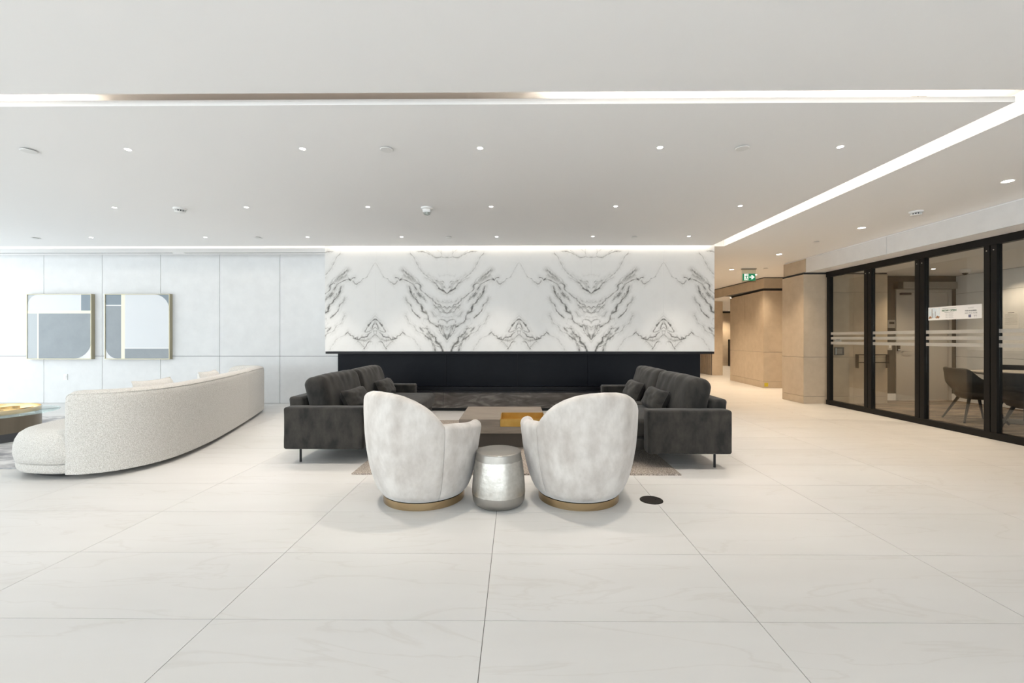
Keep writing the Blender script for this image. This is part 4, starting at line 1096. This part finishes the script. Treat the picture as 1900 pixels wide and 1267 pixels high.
# ------------------------------------------------------------------ curved boucle sofa on the left
bs = thing('curved_sofa', 'long curved cream boucle sofa seen from behind on the left', 'sofa', (-4.2, 5.6, 0))
ox, oy = -4.2, 5.6
path = catmull([(-3.98, 3.80), (-3.80, 3.825), (-3.60, 3.95), (-3.47, 4.20), (-3.455, 4.55), (-3.54, 5.05), (-3.70, 5.65), (-3.94, 6.43), (-4.20, 7.20), (-4.31, 7.46), (-4.52, 7.62), (-4.95, 7.66)], 8)
def sweep_back(i0, i1, name, rn0, rn1):
    H = 0.775; T = 0.21; rr = 0.07; z0 = 0.045
    prof = [(0.0, z0)] + [(0.0, z0 + 0.03 + (H - rr - z0 - 0.03) * k / 9) for k in range(10)]
    prof += [(-rr + rr * math.cos(PI / 2 * k / 5), H - rr + rr * math.sin(PI / 2 * k / 5)) for k in range(1, 6)]
    prof += [(-T + rr - rr * math.sin(PI / 2 * k / 5), H - rr + rr * math.cos(PI / 2 * k / 5)) for k in range(0, 6)]
    prof += [(-T, H - rr - (H - rr - 0.3) * k / 6) for k in range(1, 7)] + [(-T, z0)]
    rows = []
    for i in range(i0, i1 + 1):
        a = path[max(i - 1, 0)]; b = path[min(i + 1, len(path) - 1)]; d = (b - a).normalized(); nr = Vector((d.y, -d.x))
        e0, e1 = i - i0, i1 - i
        k = 1.0
        if rn0 and e0 < 3: k = (0.45, 0.80, 0.95)[e0]
        if rn1 and e1 < 3: k = (0.45, 0.80, 0.95)[e1]
        gap = 0.006 if ((e0 == 0 and not rn0) or (e1 == 0 and not rn1)) else 0.0
        c = path[i] - nr * (T / 2)
        drop = 0.0
        if rn0 and e0 < 4: drop = (0.10, 0.045, 0.018, 0.005)[e0]
        if rn1 and e1 < 4: drop = (0.10, 0.045, 0.018, 0.005)[e1]
        row = []
        for o_, z in prof:
            off = (o_ + T / 2) * k - (gap if o_ > -T / 2 else -gap); zz = z0 + (z - z0) * (1 - drop / (H - z0)) - (gap if z >= H - rr else 0)
            q = c + nr * off; row.append((q.x - ox, q.y - oy, zz))
        rows.append(row)
    p = P(); p.grid(rows, closed_v=True)
    nv = len(rows[0]); p.f.append(tuple(range(nv))); p.f.append(tuple((len(rows) - 1) * nv + j for j in range(nv - 1, -1, -1)))
    p.f = [f[::-1] for f in p.f]
    return p.build(name, M_BOUCLE, bs, smooth=True, angle=60)
iseam = 7 * 8
sweep_back(0, iseam, 'backrest', True, False)
sweep_back(iseam, len(path) - 1, 'backrest', False, True)
# seat: plan outline, stacked rounded rings
outer = [path[i] - Vector(((path[min(i + 1, len(path) - 1)] - path[max(i - 1, 0)]).normalized().y, -(path[min(i + 1, len(path) - 1)] - path[max(i - 1, 0)]).normalized().x)) * 0.16 for i in range(10, len(path), 2)]
front = catmull([(-5.25, 7.55), (-5.36, 7.2), (-5.28, 6.6), (-5.08, 5.9), (-4.90, 5.2), (-4.79, 4.62), (-4.74, 4.28), (-4.62, 4.0), (-4.42, 3.84), (-4.18, 3.785), (-3.99, 3.79), (-3.86, 3.87)], 5)
def resample(pts, n):
    pts = [Vector(p[:2]) for p in pts]; L = [0.0]
    for a, b in zip(pts[:-1], pts[1:]): L.append(L[-1] + (b - a).length)
    out = []
    for k in range(n):
        t = L[-1] * k / (n - 1); j = max(i for i in range(len(L)) if L[i] <= t + 1e-9); j = min(j, len(pts) - 2)
        out.append(pts[j].lerp(pts[j + 1], (t - L[j]) / max(1e-9, L[j + 1] - L[j])))
    return out
NS = 56
outline = resample(outer, NS) + resample(front, NS)
def ring_seat(name, levels, m):
    n = len(outline); rows = []
    for z, ins in levels:
        row = []
        for i in range(n):
            a = outline[i - 1]; b = outline[(i + 1) % n]; d = (b - a).normalized(); nr = Vector((-d.y, d.x))
            q = outline[i] + nr * ins; row.append((q.x - ox, q.y - oy, z))
        rows.append(row)
    p = P(); p.grid(rows, closed_v=True)
    p.f = [f[::-1] for f in p.f]
    top = (len(rows) - 1) * n
    for j in range(NS - 1): p.f.append((top + j, top + j + 1, top + n - 2 - j, top + n - 1 - j))
    return p.build(name, m, bs, smooth=True, angle=60)
ring_seat('plinth', [(0.045, 0.05), (0.052, 0.03), (0.075, 0.015), (0.125, 0.010), (0.132, 0.02)], M_BOUCLE)
ring_seat('seat', [(0.134, 0.02), (0.142, 0.006), (0.20, -0.006), (0.27, -0.004), (0.33, 0.008), (0.375, 0.03), (0.405, 0.07), (0.42, 0.13)], M_BOUCLE)
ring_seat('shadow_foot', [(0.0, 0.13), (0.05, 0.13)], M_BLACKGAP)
# welts on the back
for i0, i1 in ((1, iseam - 1), (iseam + 1, len(path) - 2)):
    pts = []
    for i in range(i0, i1 + 1):
        d = (path[min(i + 1, len(path) - 1)] - path[max(i - 1, 0)]).normalized(); nr = Vector((d.y, -d.x)); q = path[i] - nr * 0.014
        if i < 3: q = path[i] - nr * (0.03 if i == 1 else 0.02)
        pts.append((q.x - ox, q.y - oy, 0.752 - {1: 0.045, 2: 0.018, 3: 0.005}.get(i, 0) - {len(path) - 2: 0.045, len(path) - 3: 0.018, len(path) - 4: 0.005}.get(i, 0)))
    P().tube(pts, 0.005, 6).build('welt', M_BOUCLE, bs, smooth=True)
def spillow(label, x, y, rz, seed):
    cushion(label, (x, y, 0.605), (R(90) - R(17), 0, rz), M_PILLOW, 0.27, 0.215, 0.075, 'ivory pillows on the curved sofa', cat='pillow', name='throw_pillow', seed=seed)
spillow('ivory pillow on the curved sofa nearer the camera', -3.80, 4.62, R(90 + 4), 11.0)
spillow('ivory pillow on the curved sofa further from the camera', -4.04, 5.80, R(90 + 15), 12.0)

# mottled rug, glass coffee table with gold tray
r2 = thing('area_rug', 'mottled grey and white rug under the glass coffee table', 'rug', (-6.4, 5.5, 0))
P().rbox((0, 0, 0.006), (2.0, 1.38, 0.006), 0.005, (4, 4, 1), 2).build('pile', M_RUG2, r2, smooth=True)
gt = thing('glass_coffee_table', 'round glass coffee table on a dark bronze drum base at the left edge', 'coffee table', (-6.48, 5.26, 0.012))
P().lathe([(0.495, 0.0), (0.495, 0.10)], 72).build('plinth', M_DARKBAND, gt, smooth=True)
P().lathe([(0.50, 0.10), (0.50, 0.311)], 72).build('drum', M_BRONZEDRUM, gt, smooth=True)
P().lathe([(0.664, 0.312), (0.668, 0.315), (0.668, 0.321), (0.664, 0.324)], 96).build('glass_top', M_TABGLASS, gt, smooth=True, angle=50)
tr2 = thing('gold_tray', 'polished gold round tray with divided rings on the glass coffee table', 'tray', (-6.48, 5.26, 0.3365))
def wall_ring(r, cx, cy, h, name, a0=0, a1=360):
    rows = []; n = 64
    for k in range(n + 1):
        a = R(a0 + (a1 - a0) * k / n)
        rows.append([(cx + q * math.cos(a), cy + q * math.sin(a), z) for q, z in ((r, 0), (r, h), (r - 0.004, h), (r - 0.004, 0))])
    p = P(); p.grid(rows, closed_v=True); p.build(name, M_GOLD, tr2, smooth=True, angle=40)
P().lathe([(0.49, 0.0), (0.49, 0.003)], 64).build('bottom', M_GOLD, tr2)
wall_ring(0.497, 0, 0, 0.050, 'rim')
wall_ring(0.20, 0.02, -0.2, 0.050, 'divider', 30, 300); wall_ring(0.17, 0.25, 0.12, 0.050, 'divider', 120, 420)
